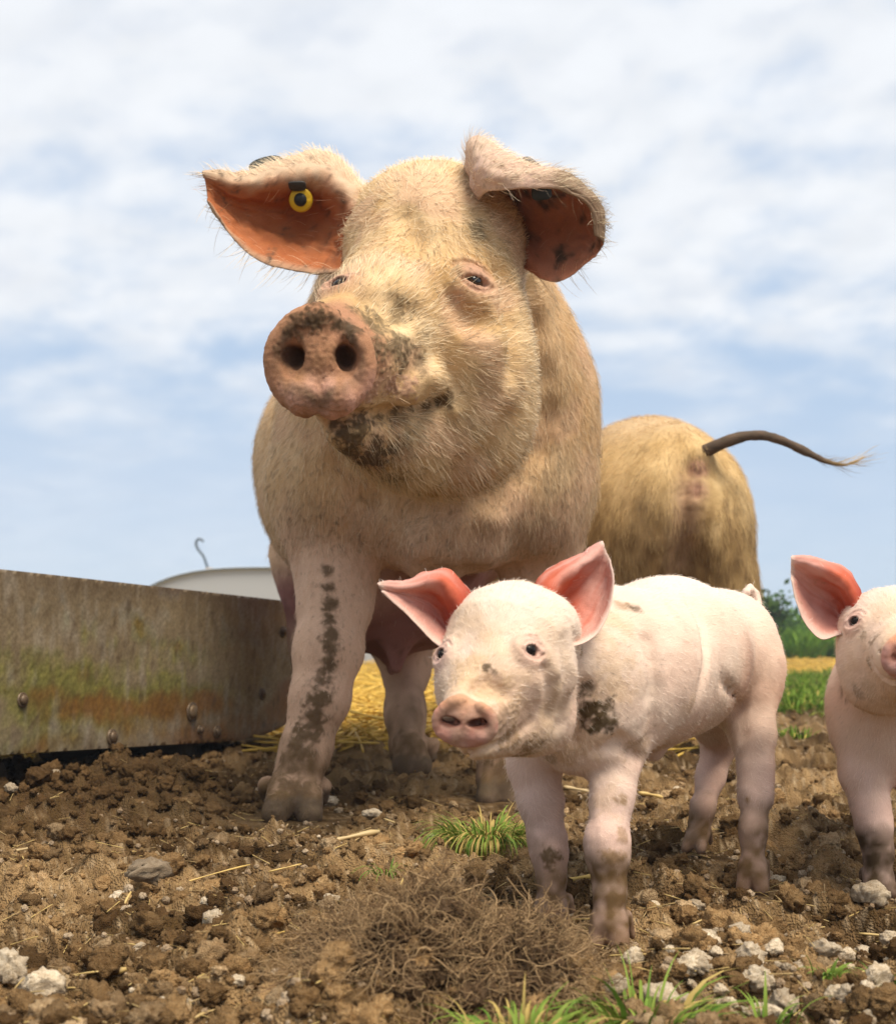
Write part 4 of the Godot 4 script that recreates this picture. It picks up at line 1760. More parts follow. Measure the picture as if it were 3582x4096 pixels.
func pig_paint(spots: Array, eyes: Array, nose: Vector3, db: Basis, knee: float, base: float, muddy: float, twist: Vector3) -> Callable:
	return func(p: Vector3, n: Vector3, t: int, u: Vector2) -> Color:
		var a := nz.get_noise_3dv(p * 11.0 + twist)
		var b := nf.get_noise_3dv(p * 60.0 + twist)
		var c := nf.get_noise_3dv(p * 240.0)
		if t > 0:
			var col := Color(0.74, 0.50, 0.44)
			if t == 1 and u.y > 0.20:
				col = mix(Color(0.66, 0.325, 0.27), Color(0.70, 0.40, 0.345), 0.5 + a)
				var ridge := nf.get_noise_2d(u.y * 9.0 + a, u.x * 1.2)
				col = mix(col, Color(0.56, 0.135, 0.075), (sm(0.85, 0.20, u.x) * sm(1.0, 0.5, u.y) * 1.1 + ridge * 0.6))
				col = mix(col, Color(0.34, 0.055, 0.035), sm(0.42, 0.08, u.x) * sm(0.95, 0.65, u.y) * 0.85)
			col = mix(col, Color(0.80, 0.64, 0.56), sm(0.07, 0.0, minf(minf(u.y, 1.0 - u.y), 1.0 - u.x)) * 0.8)
			col = mix(col, Color(0.28, 0.20, 0.13), (nz.get_noise_3dv(p * 45.0 + twist) + c * 0.3 - 0.52) * 1.6)
			col.a = 0.0002 * c
			return col
		var col := Color(0.87, 0.715, 0.60).lerp(Color(0.84, 0.595, 0.475), clampf(0.45 + a * 0.9, 0, 1))
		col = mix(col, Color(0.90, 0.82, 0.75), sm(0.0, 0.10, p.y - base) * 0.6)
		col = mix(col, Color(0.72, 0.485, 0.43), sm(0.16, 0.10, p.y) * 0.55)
		# cream dirt about the face and shoulders
		var face := sm(0.17, 0.03, p.distance_to(nose))
		col = mix(col, Color(0.74, 0.535, 0.34), clampf(face * 0.45 + (nz.get_noise_3dv(p * 17.0 + twist) + b * 0.4) * 0.55 * muddy, 0.0, 0.75) * sm(0.30, 0.12, p.distance_to(nose)))
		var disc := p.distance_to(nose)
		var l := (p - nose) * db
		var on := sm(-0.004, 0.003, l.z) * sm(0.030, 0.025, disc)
		col = mix(col, mix(Color(0.66, 0.33, 0.25), Color(0.60, 0.345, 0.31), 0.5 + b + 30.0 * -l.y), on)
		col = mix(col, Color(0.74, 0.36, 0.19), on * sm(0.006, 0.016, l.y) * 0.8)
		col = mix(col, Color(0.50, 0.33, 0.22), on * clampf(a * 1.2 + b * 0.8, 0.0, 0.6))
		col = mix(col, Color(0.16, 0.055, 0.04), on * sm(0.0070, 0.0040, Vector2((absf(l.x) - 0.0100) * 0.75, l.y * 1.3).length()) * 0.9)  # dark nostril flesh, the shade inside the holes painted in with it
		for e in eyes:
			var d: float = p.distance_to(e[0])
			col = mix(col, Color(0.70, 0.43, 0.37), sm(0.020, 0.007, d) * 0.7)
			col = mix(col, Color(0.25, 0.12, 0.10), sm(0.0078, 0.0064, d) * 0.8)
		var md := mud_and_shade(spots, p, 70.0, 260.0)
		col = mix(col, md[1], md[0])
		var dirt := sm(knee * 1.1, knee * 0.55, p.y + a * 0.035 + b * 0.014) * (0.85 + b * 0.4)
		col = mix(col, Color(0.145, 0.088, 0.040) if twist == Vector3.ZERO else Color(0.070, 0.046, 0.025), dirt)
		col = mix(col, Color(0.34, 0.22, 0.155), sm(0.020, 0.010, p.y + b * 0.004) * (0.45 if twist == Vector3.ZERO else 0.12))
		col.a = 0.0006 * b + 0.0003 * c + md[0] * 0.0006 * (0.5 + c) + 0.0016 * nz.get_noise_3dv(Vector3(p.x * 26.0, p.y * 16.0, p.z * 26.0) + twist) * sm(0.05, 0.12, disc)
		return col


func snout_disc(f: Fig, dc: Vector3, db: Basis, rx: float, ry: float) -> void:
	f.ell(dc, Vector3(rx, ry, rx * 0.40), rx * 0.2, db)
	for k in 20:
		var q := []
		for t in [TAU * k / 20.0, TAU * (k + 1) / 20.0]:
			var up := sin(t)
			q.append(dc + db * Vector3(rx * 0.90 * cos(t) * (1.0 - 0.10 * up), ry * 0.90 * up, rx * (0.20 + 0.12 * up)))
		f.cone(q[0], q[1], rx * 0.150, rx * 0.150, rx * 0.14)
	f.ell(dc + db * Vector3(0, ry * 0.25, rx * 0.26), Vector3(rx * 0.42, ry * 0.5, rx * 0.2), rx * 0.25, db)
	for s in [-1, 1]:
		f.ell(dc + db * Vector3(rx * 0.36 * s, -ry * 0.52, rx * 0.26), Vector3(rx * 0.36, ry * 0.30, rx * 0.20), rx * 0.2, db)
		var out := db.rotated(db.y.normalized(), -0.5 * s)
		f.ell(dc + db * Vector3(rx * 0.47 * s, ry * 0.02, rx * 0.25), Vector3(rx * 0.25, ry * 0.155, rx * 0.85), rx * 0.07, Basis(out.x.rotated(db.z, 0.16 * s), out.y.rotated(db.z, 0.16 * s), out.z), 1)


func foot(f: Fig, ankle: Vector3, toe: Vector3, r: float, side: Vector3, fw: Vector3) -> void:
	# a cloven foot with two toes, and dew claws behind
	for s in [-1, 1]:
		f.cone(ankle + side * r * 0.25 * s, toe + side * r * 0.66 * s + fw * r * 0.35 - Vector3.UP * r * 0.1, r * 0.82, r * 0.50, r * 0.22)
		f.cone(ankle + side * r * 0.65 * s - fw * r * 0.9 + Vector3.UP * r * 0.3, ankle + side * r * 0.8 * s - fw * r * 1.25 - Vector3.UP * r * 0.9, r * 0.34, r * 0.2, r * 0.3)
	f.cone(toe + fw * r * 1.05 + Vector3.UP * r * 1.3, toe + fw * r * 0.95 - Vector3.UP * r, r * 0.10, r * 0.36, r * 0.2, 1)


func piglet() -> void:
	var f := Fig.new()
	var E := Vector3(0, EYE, 0)
	# trunk
	f.cone(at(622, 667, 1.15), at(665, 658, 1.28), 0.065, 0.0690, 0.03)
	f.cone(at(665, 658, 1.28), at(712, 648, 1.40), 0.0690, 0.0625, 0.04)
	f.ell(at(640, 688, 1.22), Vector3(0.050, 0.048, 0.085), 0.04)
	f.ell(at(604, 700, 1.12), Vector3(0.048, 0.058, 0.05), 0.03)                     # shoulder
	f.ell(at(575, 725, 1.115), Vector3(0.040, 0.038, 0.045), 0.03)                    # chest
	f.ell(at(733, 668, 1.39), Vector3(0.045, 0.062, 0.065), 0.03)                     # ham
	# neck
	f.cone(at(550, 660, 1.08), at(602, 664, 1.14), 0.044, 0.058, 0.03)
	# legs
	f.chain([[at(612, 715, 1.12), 0.032], [at(616, 752, 1.11), 0.0215], [at(612, 795, 1.095), 0.0165], [at(606, 842, 1.08), 0.0163], [at(607, 858, 1.078), 0.0150], [at(609, 890, 1.074), 0.0118], [at(609, 922, 1.068), 0.0132]], 0.010)
	f.chain([[at(545, 720, 1.15), 0.032], [at(534, 762, 1.155), 0.0225], [at(539, 800, 1.15), 0.0180], [at(547, 840, 1.145), 0.0152], [at(549, 856, 1.143), 0.0140], [at(551, 880, 1.14), 0.0114], [at(551, 905, 1.138), 0.0126]], 0.010)
	f.chain([[at(738, 680, 1.37), 0.046], [at(752, 735, 1.335), 0.0205], [at(755, 772, 1.325), 0.0150], [at(755, 795, 1.32), 0.0148], [at(752, 830, 1.306), 0.0116], [at(752, 868, 1.298), 0.0122]], 0.014)
	f.chain([[at(705, 695, 1.46), 0.040], [at(719, 742, 1.53), 0.0190], [at(709, 778, 1.525), 0.0145], [at(702, 808, 1.51), 0.0125], [at(697, 835, 1.505), 0.0128]], 0.012)
	var toward := Vector3(-0.5, 0, 0.86)
	var across := Vector3(0.86, 0, 0.5)
	foot(f, at(609, 922, 1.068), at(610, 941, 1.066), 0.0148, across, toward)
	foot(f, at(551, 905, 1.138), at(551, 923, 1.137), 0.0142, across, toward)
	foot(f, at(752, 868, 1.298), at(753, 886, 1.294), 0.0135, across, toward)
	foot(f, at(697, 835, 1.505), at(694, 847, 1.500), 0.0130, across, toward)
	# tail, sheath
	var tail := []
	for q in [[752, 622, 1.455], [757, 607, 1.47], [755, 595, 1.475], [749, 588, 1.472], [745, 592, 1.465], [747, 600, 1.46]]:
		tail.append([at(q[0], q[1], q[2]), 0.0055 - 0.0005 * tail.size()])
	f.chain(tail, 0.004)
	f.cone(at(650, 735, 1.25), at(652, 752, 1.24), 0.014, 0.009, 0.015)
	# head
	f.ell(at(513, 632, 1.025), Vector3(0.0500, 0.0385, 0.052), 0.02)
	f.cone(at(512, 655, 1.00), at(474, 710, 0.948), 0.045, 0.0215, 0.022)
	f.ell(at(537, 684, 1.03), Vector3(0.0265, 0.044, 0.042), 0.02)
	f.ell(at(460, 684, 1.00), Vector3(0.0195, 0.032, 0.034), 0.02)
	f.ell(at(527, 722, 1.03), Vector3(0.034, 0.026, 0.038), 0.02)
	f.cone(at(512, 722, 0.995), at(477, 743, 0.952), 0.026, 0.0125, 0.016)
	f.cone(at(482, 702, 0.96), at(468, 718, 0.938), 0.0225, 0.0172, 0.012)
	f.cone(at(505, 668, 0.955), at(552, 680, 0.985), 0.008, 0.012, 0.02)
	var dc := at(465, 720, 0.930)
	var db := facing(Vector3(-0.14, -0.14, 1))
	db = Basis(db.x.rotated(db.z, -0.06), db.y.rotated(db.z, -0.06), db.z)
	snout_disc(f, dc, db, 0.0215, 0.0172)
	for w in [[[648, 640], [655, 690], [650, 735]], [[722, 680], [736, 708], [741, 735]], [[578, 640], [584, 690], [570, 740]], [[640, 760], [618, 742], [600, 752]], [[690, 600], [705, 640], [700, 690]]]:   # folds of the skin
		var c := []
		for q in w:
			c.append([f.hit(E, at(q[0], q[1], 1.15)), 0.0012])
		f.chain(c, 0.014, 1)
	var lips := []
	for q in [[452, 749], [470, 751], [487, 748], [505, 741], [520, 731], [530, 722]]:
		lips.append([f.hit(E, at(q[0], q[1], 0.95)), 0.0020])
	f.chain(lips, 0.005, 1)
	for w in [[[470, 697], [482, 692], [495, 700]], [[474, 690], [488, 685], [502, 694]], [[540, 660], [552, 690], [550, 715]], [[566, 640], [570, 680], [560, 725]]]:
		var c := []
		for q in w:
			c.append([f.hit(E, at(q[0], q[1], 0.98)), 0.0016])
		f.chain(c, 0.012, 1)
	var e1 := eye_on(f, 530, 650, 0.98, 0.0062, 0.30, -0.22)
	var e2 := eye_on(f, 442, 654, 0.98, 0.0058, 0.25, 0.25)
	var dark := Color(0.095, 0.066, 0.032)
	var brown := Color(0.31, 0.195, 0.09)
	var pale := Color(0.68, 0.48, 0.285)
	var spots := []
	for s in [[594, 714, 20, 1.0, dark], [604, 722, 14, 0.95, dark], [582, 693, 10, 0.9, dark], [604, 706, 12, 0.9, dark], [588, 686, 8, 0.8, dark], [597, 700, 22, 0.45, brown], [625, 605, 10, 0.8, brown], [636, 608, 6, 0.9, dark], [615, 620, 16, 0.5, pale], [628, 628, 12, 0.4, pale], [581, 649, 8, 0.75, brown],
			[487, 667, 6, 0.9, dark], [494, 672, 5, 0.7, dark], [500, 685, 18, 0.45, pale], [515, 705, 22, 0.5, pale], [502, 715, 18, 0.55, brown], [508, 738, 16, 0.7, brown], [525, 752, 20, 0.85, brown], [545, 756, 16, 0.6, brown], [560, 750, 26, 0.55, pale], [470, 670, 26, 0.6, pale], [490, 690, 20, 0.6, pale], [545, 720, 22, 0.4, pale], [590, 740, 26, 0.45, pale], [615, 660, 26, 0.4, pale], [602, 640, 20, 0.35, pale], [600, 800, 22, 0.35, pale], [617, 690, 18, 0.45, pale], [485, 640, 16, 0.25, pale], [600, 690, 20, 0.3, pale], [560, 690, 14, 0.3, pale], [470, 752, 12, 0.5, brown],
			[622, 800, 9, 0.8, brown], [612, 858, 12, 0.8, brown], [622, 835, 8, 0.6, brown], [551, 858, 12, 0.9, dark], [640, 745, 20, 0.5, brown], [690, 705, 14, 0.4, pale], [746, 800, 3, 0.8, brown], [720, 612, 3, 0.4, brown], [695, 600, 2, 0.5, brown]]:
		var p := f.hit(E, at(s[0], s[1], 1.05))
		if p.z > -1.7:
			spots.append([p, px(s[2], -p.z), s[3], s[4]])
	f.build(0.0055)
	f.refine([[dc, 0.045, 0.0012], [at(500, 680, 0.98), 0.09, 0.0019], [e1[0], 0.02, 0.0009], [e2[0], 0.02, 0.0009], [at(590, 700, 1.08), 0.07, 0.0024], [at(610, 900, 1.07), 0.08, 0.0024], [at(550, 890, 1.14), 0.06, 0.0026], [at(752, 850, 1.3), 0.06, 0.003]], 3)
	f.ready()
	ear(f, [   # picture left
		[at(465, 625, 1.055), at(458, 600, 1.058), at(442, 588, 1.052), at(425, 590, 1.04), at(402, 590, 1.022), at(378, 586, 1.005)],
		[at(474, 605, 1.035), at(464, 588, 1.036), at(446, 573, 1.034), at(428, 574, 1.03), at(404, 583, 1.018), at(377, 584, 1.002)],
		[at(466, 615, 1.012), at(458, 602, 1.010), at(446, 585, 1.012), at(430, 582, 1.012), at(404, 587, 1.010), at(378, 585, 1.0)],
		[at(456, 632, 1.012), at(450, 618, 1.030), at(440, 605, 1.036), at(425, 596, 1.032), at(404, 592, 1.018), at(379, 588, 1.002)],
		[at(452, 642, 1.012), at(446, 632, 1.028), at(436, 620, 1.034), at(421, 608, 1.030), at(403, 599, 1.018), at(381, 590, 1.003)],
		[at(448, 652, 0.995), at(442, 648, 1.004), at(432, 641, 1.008), at(417, 625, 1.008), at(400, 609, 1.006), at(381, 592, 1.0)]], 0.0046, 64, 60, false, 0.0016)
	ear(f, [   # picture right
		[at(566, 632, 1.06), at(558, 605, 1.075), at(562, 585, 1.082), at(578, 570, 1.080), at(592, 557, 1.072), at(602, 544, 1.062)],
		[at(548, 622, 1.030), at(536, 598, 1.040), at(543, 577, 1.050), at(568, 562, 1.055), at(588, 552, 1.056), at(602, 541, 1.056)],
		[at(550, 625, 1.008), at(548, 600, 1.012), at(554, 583, 1.020), at(576, 567, 1.035), at(592, 556, 1.046), at(603, 543, 1.052)],
		[at(553, 630, 1.020), at(556, 608, 1.048), at(568, 592, 1.058), at(584, 579, 1.060), at(597, 567, 1.058), at(605, 550, 1.052)],
		[at(560, 636, 1.010), at(572, 632, 1.034), at(588, 620, 1.046), at(600, 602, 1.052), at(608, 582, 1.054), at(609, 558, 1.052)],
		[at(560, 642, 0.985), at(574, 646, 0.995), at(594, 636, 1.012), at(608, 612, 1.026), at(613, 584, 1.036), at(610, 560, 1.046)]], 0.0046, 64, 60, false, 0.0016)
	var root := thing("piglet", "pale pink piglet standing in front with muddy shoulder and feet", "piglet", Vector3(0.2, 0, -1.25))
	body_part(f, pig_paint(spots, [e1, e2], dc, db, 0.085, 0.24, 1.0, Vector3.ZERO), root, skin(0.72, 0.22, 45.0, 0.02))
	eyeball(e1, root, Color(0.012, 0.010, 0.010))
	eyeball(e2, root, Color(0.012, 0.010, 0.010))
	pig_hair(f, root, dc, [e1, e2], 8)


func pig_hair(f: Fig, root: Node3D, nose: Vector3, eyes: Array, seed_: int) -> void:
	var E := Vector3(0, EYE, 0)
	bristles(f, root, func(p: Vector3, n: Vector3, t: int, u: Vector2) -> Array:
		if n.dot(E - p) < -0.3 and t == 0:
			return [0.0]
		if t > 0:
			var edge := minf(minf(u.y, 1.0 - u.y), 1.0 - u.x)
			if edge < 0.05:
				return [60000.0, 0.004, n + (p - nose).normalized(), 0.7, 0.5]
			return [30000.0 if t == 2 else 3000.0, 0.006, (p - nose).normalized(), 0.6, 0.2]
		if p.distance_to(nose) < 0.03:
			return [0.0]
		for e in eyes:
			if p.distance_to(e[0]) < e[1] * 1.9:
				return [0.0]
		var d := (p - nose).normalized() + Vector3(0, -0.5, 0)
		if p.y < 0.09:
			return [lerpf(12000.0, 60000.0, sm(0.06, 0.09, p.y)), 0.005, Vector3.DOWN, 0.25, 0.04, 0.2]
		return [110000.0 if p.distance_to(nose) < 0.17 else 90000.0, 0.0068, d, 0.45, 0.05, 0.06], 0.00022, Color(0.92, 0.85, 0.75), seed_)


func side_piglet() -> void:
	var f := Fig.new()
	var E := Vector3(0, EYE, 0)
	f.cone(at(893, 700, 1.33), Vector3(0.55, 0.215, -1.62), 0.058, 0.068, 0.03)
	f.ell(at(889, 725, 1.31), Vector3(0.053, 0.06, 0.05), 0.03)
	f.cone(at(896, 660, 1.25), at(893, 700, 1.33), 0.045, 0.056, 0.03)
	f.chain([[at(868, 735, 1.31), 0.032], [at(864, 775, 1.30), 0.0215], [at(869, 808, 1.29), 0.0165], [at(874, 830, 1.283), 0.0152], [at(877, 852, 1.279), 0.0120], [at(877, 878, 1.275), 0.0130]], 0.012)
	f.chain([[at(918, 735, 1.32), 0.032], [at(921, 775, 1.31), 0.0225], [at(924, 810, 1.30), 0.0175], [at(926, 845, 1.29), 0.0155], [at(927, 876, 1.287), 0.0140]], 0.014)
	f.chain([[Vector3(0.515, 0.17, -1.63), 0.045], [Vector3(0.512, 0.10, -1.66), 0.02], [Vector3(0.510, 0.018, -1.64), 0.0145]], 0.018)
	f.chain([[Vector3(0.605, 0.17, -1.64), 0.045], [Vector3(0.607, 0.10, -1.67), 0.02], [Vector3(0.608, 0.018, -1.65), 0.0145]], 0.018)
	foot(f, at(877, 878, 1.275), at(878, 890, 1.271), 0.0142, Vector3.RIGHT, Vector3.BACK)
	foot(f, at(927, 876, 1.287), at(928, 887, 1.284), 0.0142, Vector3.RIGHT, Vector3.BACK)
	foot(f, Vector3(0.510, 0.018, -1.64), Vector3(0.509, 0.006, -1.637), 0.0142, Vector3.RIGHT, Vector3.BACK)
	foot(f, Vector3(0.608, 0.018, -1.65), Vector3(0.607, 0.006, -1.647), 0.0142, Vector3.RIGHT, Vector3.BACK)
	f.chain([[Vector3(0.565, 0.25, -1.70), 0.006], [Vector3(0.568, 0.27, -1.715), 0.0055], [Vector3(0.56, 0.285, -1.712), 0.005], [Vector3(0.553, 0.278, -1.705), 0.004]], 0.004)
	# head
	f.ell(at(893, 630, 1.225), Vector3(0.050, 0.040, 0.052), 0.02)
	f.cone(at(897, 645, 1.20), at(902, 655, 1.14), 0.043, 0.0245, 0.022)
	for s in [-1, 1]:
		f.ell(at(897 + 28 * s, 668, 1.21), Vector3(0.026, 0.035, 0.034), 0.02)
	f.ell(at(892, 690, 1.215), Vector3(0.034, 0.022, 0.034), 0.02)
	f.cone(at(896, 682, 1.19), at(902, 682, 1.15), 0.025, 0.0135, 0.016)
	f.cone(at(902, 655, 1.15), at(904, 657, 1.13), 0.026, 0.0215, 0.012)
	var dc := at(905, 655, 1.122)
	var db := facing(Vector3(0.12, -0.10, 1))
	snout_disc(f, dc, db, 0.0212, 0.0178)
	var lips := []
	for q in [[900, 683], [888, 682], [880, 677], [873, 668], [870, 660]]:
		lips.append([f.hit(E, at(q[0], q[1], 1.14)), 0.0020])
	f.chain(lips, 0.005, 1)
	var e1 := eye_on(f, 854, 621, 1.18, 0.0058, 0.25, 0.2)
	var e2 := eye_on(f, 934, 621, 1.18, 0.0058, 0.25, -0.2)
	var brown := Color(0.20, 0.14, 0.085)
	var spots := []
	for s in [[840, 690, 8, 0.8, brown], [858, 693, 10, 0.5, brown], [872, 640, 9, 0.7, brown], [862, 636, 6, 0.6, brown], [868, 690, 18, 0.4, Color(0.50, 0.36, 0.23)], [885, 612, 14, 0.3, Color(0.55, 0.40, 0.25)], [868, 662, 7, 0.6, brown], [846, 700, 5, 0.7, brown]]:
		var p := f.hit(E, at(s[0], s[1], 1.2))
		spots.append([p, px(s[2], -p.z), s[3], s[4]])
	f.build(0.0058)
	f.refine([[dc, 0.045, 0.0014], [at(880, 650, 1.18), 0.08, 0.0024], [e1[0], 0.02, 0.0010], [at(872, 850, 1.28), 0.07, 0.003]], 3)
	f.ready()
	for s in 2:
		var net := [
			[[858, 615, 1.255], [850, 595, 1.26], [842, 582, 1.255], [825, 578, 1.245], [808, 572, 1.235], [791, 560, 1.225]],
			[[862, 605, 1.235], [855, 586, 1.238], [844, 572, 1.236], [824, 563, 1.232], [806, 558, 1.226], [790, 557, 1.22]],
			[[858, 612, 1.21], [853, 598, 1.21], [843, 582, 1.21], [824, 570, 1.212], [806, 563, 1.216], [790, 559, 1.217]],
			[[850, 620, 1.22], [846, 610, 1.235], [838, 600, 1.242], [822, 588, 1.24], [805, 577, 1.232], [790, 566, 1.22]],
			[[845, 628, 1.225], [840, 622, 1.24], [830, 614, 1.246], [815, 603, 1.242], [802, 592, 1.234], [790, 575, 1.222]],
			[[840, 634, 1.205], [835, 636, 1.21], [820, 639, 1.212], [806, 626, 1.214], [796, 604, 1.214], [790, 580, 1.215]]]
		var q := []
		for row in net:
			var r := []
			for p in row:
				var x: float = p[0] if s == 0 else 2.0 * 894.0 - p[0]
				r.append(at(x, p[1], p[2]))
			q.append(r)
		ear(f, q, 0.0046, 64, 60, false, 0.0016)
	var root := thing("piglet", "pink piglet cut off by the right edge, facing the camera", "piglet", Vector3(0.45, 0, -1.4))
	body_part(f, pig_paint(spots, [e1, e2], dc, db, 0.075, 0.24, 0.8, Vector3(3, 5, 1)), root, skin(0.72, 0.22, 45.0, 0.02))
	eyeball(e1, root, Color(0.012, 0.010, 0.010))
	eyeball(e2, root, Color(0.012, 0.010, 0.010))
	pig_hair(f, root, dc, [e1, e2], 9)


# ---------------------------------------------------------------- what lies on the soil
func litter() -> void:
	var r := RandomNumberGenerator.new()
	r.seed = 31
	var clods := []
	for k in 5:
		clods.append(lump(k + 1, 7, 0.55, 0.5, 0.8))
	var rocks := []
	for k in 6:
		rocks.append(lump(k + 20, 9, 0.35, 1.0, 0.78))
	var earth := skin(0.95, 0.2, 18.0, 0.25)
	var chalk := skin(0.9, 0.25, 24.0, 0.12)
	# clods of soil, in five shapes
	for v in 5:
		var xf := []
		var tint := []
		for k in 5200:
			var d := 1.0 / r.randf_range(1.0 / 6.0, 1.0 / 0.76)
			var x := r.randf_range(-0.42, 0.42) * d
			var wet := exp(-((x + 0.60) ** 2 / 0.2 + (d - 1.95) ** 2 / 0.12))
			var s := 0.0024 + 0.026 * pow(r.randf(), 14.0) + wet * r.randf() * 0.022
			if straw_bed(x, -d) > 0.5 and r.randf() < 0.8:
				continue
			var skip := false
			for f in feet:
				if Vector2(x - f[0], -d - f[1] - f[2] * 0.5).length() < f[2] * 1.4 + s * 0.5:
					skip = true
			if skip:
				continue
			xf.append(Transform3D(Basis.from_euler(Vector3(r.randf() * 0.8, r.randf() * TAU, r.randf() * 0.8)).scaled_local(Vector3(1, 1, 1) * s), Vector3(x, soil(x, -d) + s * 0.12, -d)))
			var c := soil_tint(x, -d)
			tint.append(c * r.randf_range(0.85, 1.5))
		var o := many("soil_clods", clods[v], earth, xf, tint, self)
		tell(o, ["crumbly brown clods scattered over the churned soil", "rounded brown clods scattered over the churned soil", "lumpy brown clods scattered over the churned soil", "flat brown clods scattered over the churned soil", "broken brown clods scattered over the churned soil"][v], "soil")
	# chalk grit
	for v in 2:
		var xf := []
		var tint := []
		for k in 5000:
			var d := 1.0 / r.randf_range(1.0 / 4.0, 1.0 / 0.76)
			var x := r.randf_range(-0.42, 0.42) * d
			if nz.get_noise_2d(x * 4.0 + 2.0, d * 4.0) + 0.35 * sm(0.05, 0.25, x / d) < r.randf_range(-0.2, 0.6):
				continue
			var s := 0.0022 + 0.007 * pow(r.randf(), 3.0)
			xf.append(Transform3D(Basis.from_euler(Vector3(r.randf() * TAU, r.randf() * TAU, 0)).scaled_local(Vector3.ONE * s), Vector3(x, soil(x, -d) + s * 0.2, -d)))
			tint.append(Color(0.66, 0.55, 0.41).lerp(Color(0.42, 0.31, 0.20), r.randf()))
		var o := many("chalk_grit", rocks[v], chalk, xf, tint, self)
		tell(o, ["fine pale chalk grit in the soil", "coarse pale chalk grit in the soil"][v], "gravel")
	# the stones one can point to: x, y of the foot, width, height in picture units, paleness, label
	for s in [[347, 887, 48, 30, 1.0, "large pitted white chalk stone left of the dead tussock"],
			[272, 892, 22, 14, 0.95, "oblong white stone left of the large pitted stone"],
			[122, 908, 27, 16, 1.0, "bright white flat stone with a dry stem across it"],
			[45, 1000, 36, 30, 1.0, "angular white chalk lump near the lower left corner"],
			[9, 985, 34, 34, 0.75, "brownish pale stone beside the angular white lump"],
			[6, 1030, 40, 34, 0.95, "pale stone cut off by the lower left corner"],
			[342, 932, 20, 20, 0.8, "small tan stone just left of the dead tussock"],
			[212, 930, 24, 20, 0.7, "buff stone in a short row of pale stones"],
			[208, 908, 14, 12, 0.95, "little white stone at the top of the row"],
			[236, 928, 15, 8, 1.0, "thin white chip in a short row of pale stones"],
			[255, 926, 12, 8, 1.0, "white chip at the right end of the row"],
			[542, 952, 34, 30, 0.9, "pale block of chalk before the piglet's far forefoot"],
			[372, 818, 18, 9, 0.9, "white stone right of the sow's front hoof"],
			[330, 806, 20, 10, 0.85, "small white stone touching the sow's front hoof"],
			[709, 948, 22, 17, 0.95, "round white stone right of the piglet's near forefoot"],
			[694, 972, 30, 22, 0.75, "tan stone below the round white stone"],
			[762, 1000, 40, 38, 0.95, "largest cream chalk block at the lower right"],
			[790, 1004, 34, 26, 0.6, "greyish stone leaning on the largest chalk block"],
			[770, 1024, 38, 22, 0.9, "cream stone under the largest chalk block"],
			[708, 995, 24, 16, 0.8, "buff stone left of the largest chalk block"],
			[684, 998, 16, 12, 1.0, "small white stone among the lower right chalk"],
			[668, 996, 26, 16, 0.8, "pale stone at the left of the lower right chalk"],
			[632, 966, 24, 20, 0.9, "white and tan stone beside the piglet's forefoot"],
			[870, 908, 34, 26, 0.6, "rounded grey stone by the right piglet's foot"],
			[877, 990, 26, 26, 0.85, "pale upright stone near the right edge"],
			[862, 1000, 34, 20, 0.7, "tan flat stone under the pale upright stone"],
			[846, 962, 16, 14, 0.9, "tan and white stone above the pale upright stone"],
			[820, 1024, 60, 22, 0.75, "broad buff stone at the bottom edge on the right"],
			[145, 884, 44, 26, 0.25, "big grey brown clod above the bright flat stone"],
			[890, 945, 20, 14, 0.7, "buff stone at the right edge"],
			[655, 948, 12, 10, 0.9, "white chip between the foot and the round stone"],
			[735, 912, 10, 6, 1.0, "tiny white chip below the hind foot"],
			[300, 990, 24, 18, 0.5, "brown grey stone under the dead tussock's left side"],
			[225, 1000, 26, 22, 0.45, "brown stone at the lower left centre"],
			[160, 1015, 22, 18, 0.6, "dull buff stone by the bottom edge on the left"],
			[325, 1010, 16, 18, 0.8, "narrow pale stone by the bottom edge"],
			[100, 1003, 14, 18, 0.9, "white chip right of the angular white lump"]]:
		var p := on_soil(s[0], s[1])
		var z := -p.z
		var w := px(s[2], z)
		var h := px(s[3], z)
		var o := part("stone" if s[4] > 0.3 else "soil_clod", rocks[r.randi() % 6] if s[4] > 0.3 else clods[0], stone_mat(s[4]), self, p + Vector3(0, h * 0.50, 0))
		o.basis = Basis(Vector3.UP, r.randf_range(-0.5, 0.5)).scaled_local(Vector3(w * 1.1, h * 1.3, w * 0.9))
		tell(o, s[5], "stone" if s[4] > 0.3 else "clod", "chalk stones lying on the soil" if s[4] > 0.3 else "")
	# the many smaller stones
	for k in 190:
		var p := Vector3.ZERO
		var s := 0.0
		for tries in 40:
			var d := 1.0 / r.randf_range(1.0 / 2.2, 1.0 / 0.84)
			var a := r.randf_range(-0.33, 0.33)
			p = Vector3(a * d, 0, -d)
			if r.randf() < 0.10 + 0.75 * sm(0.10, 0.22, a) * sm(1.25, 1.0, d) + 0.25 * sm(-0.1, -0.3, a) * sm(1.3, 1.0, d):
				break
		s = (0.004 + 0.013 * pow(r.randf(), 2.2)) * (1.45 if p.x / -p.z > 0.08 and p.z > -1.1 else 1.0)
		p.y = soil(p.x, p.z) + s * 0.28
		var tone: float = [0.5, 0.65, 0.8, 0.95][r.randi() % 4]
		var o := part("stone", rocks[r.randi() % 6], stone_mat(tone), self, p)
		o.basis = Basis.from_euler(Vector3(r.randf_range(-0.4, 0.4), r.randf() * TAU, 0)).scaled_local(Vector3(s * 1.2, s, s))
		var look := "white chalk" if tone > 0.75 else "buff"
		var side := p.x / -p.z
		var place := "in the rubble right of the dead tussock" if side > 0.08 and p.z > -1.15 else "on the soil left of the dead tussock" if side < -0.08 and p.z > -1.15 else "in front of the dead tussock" if p.z > -0.98 else "on the trodden soil around the piglets" if side > 0.02 else "on the soil between trough and dead tussock"
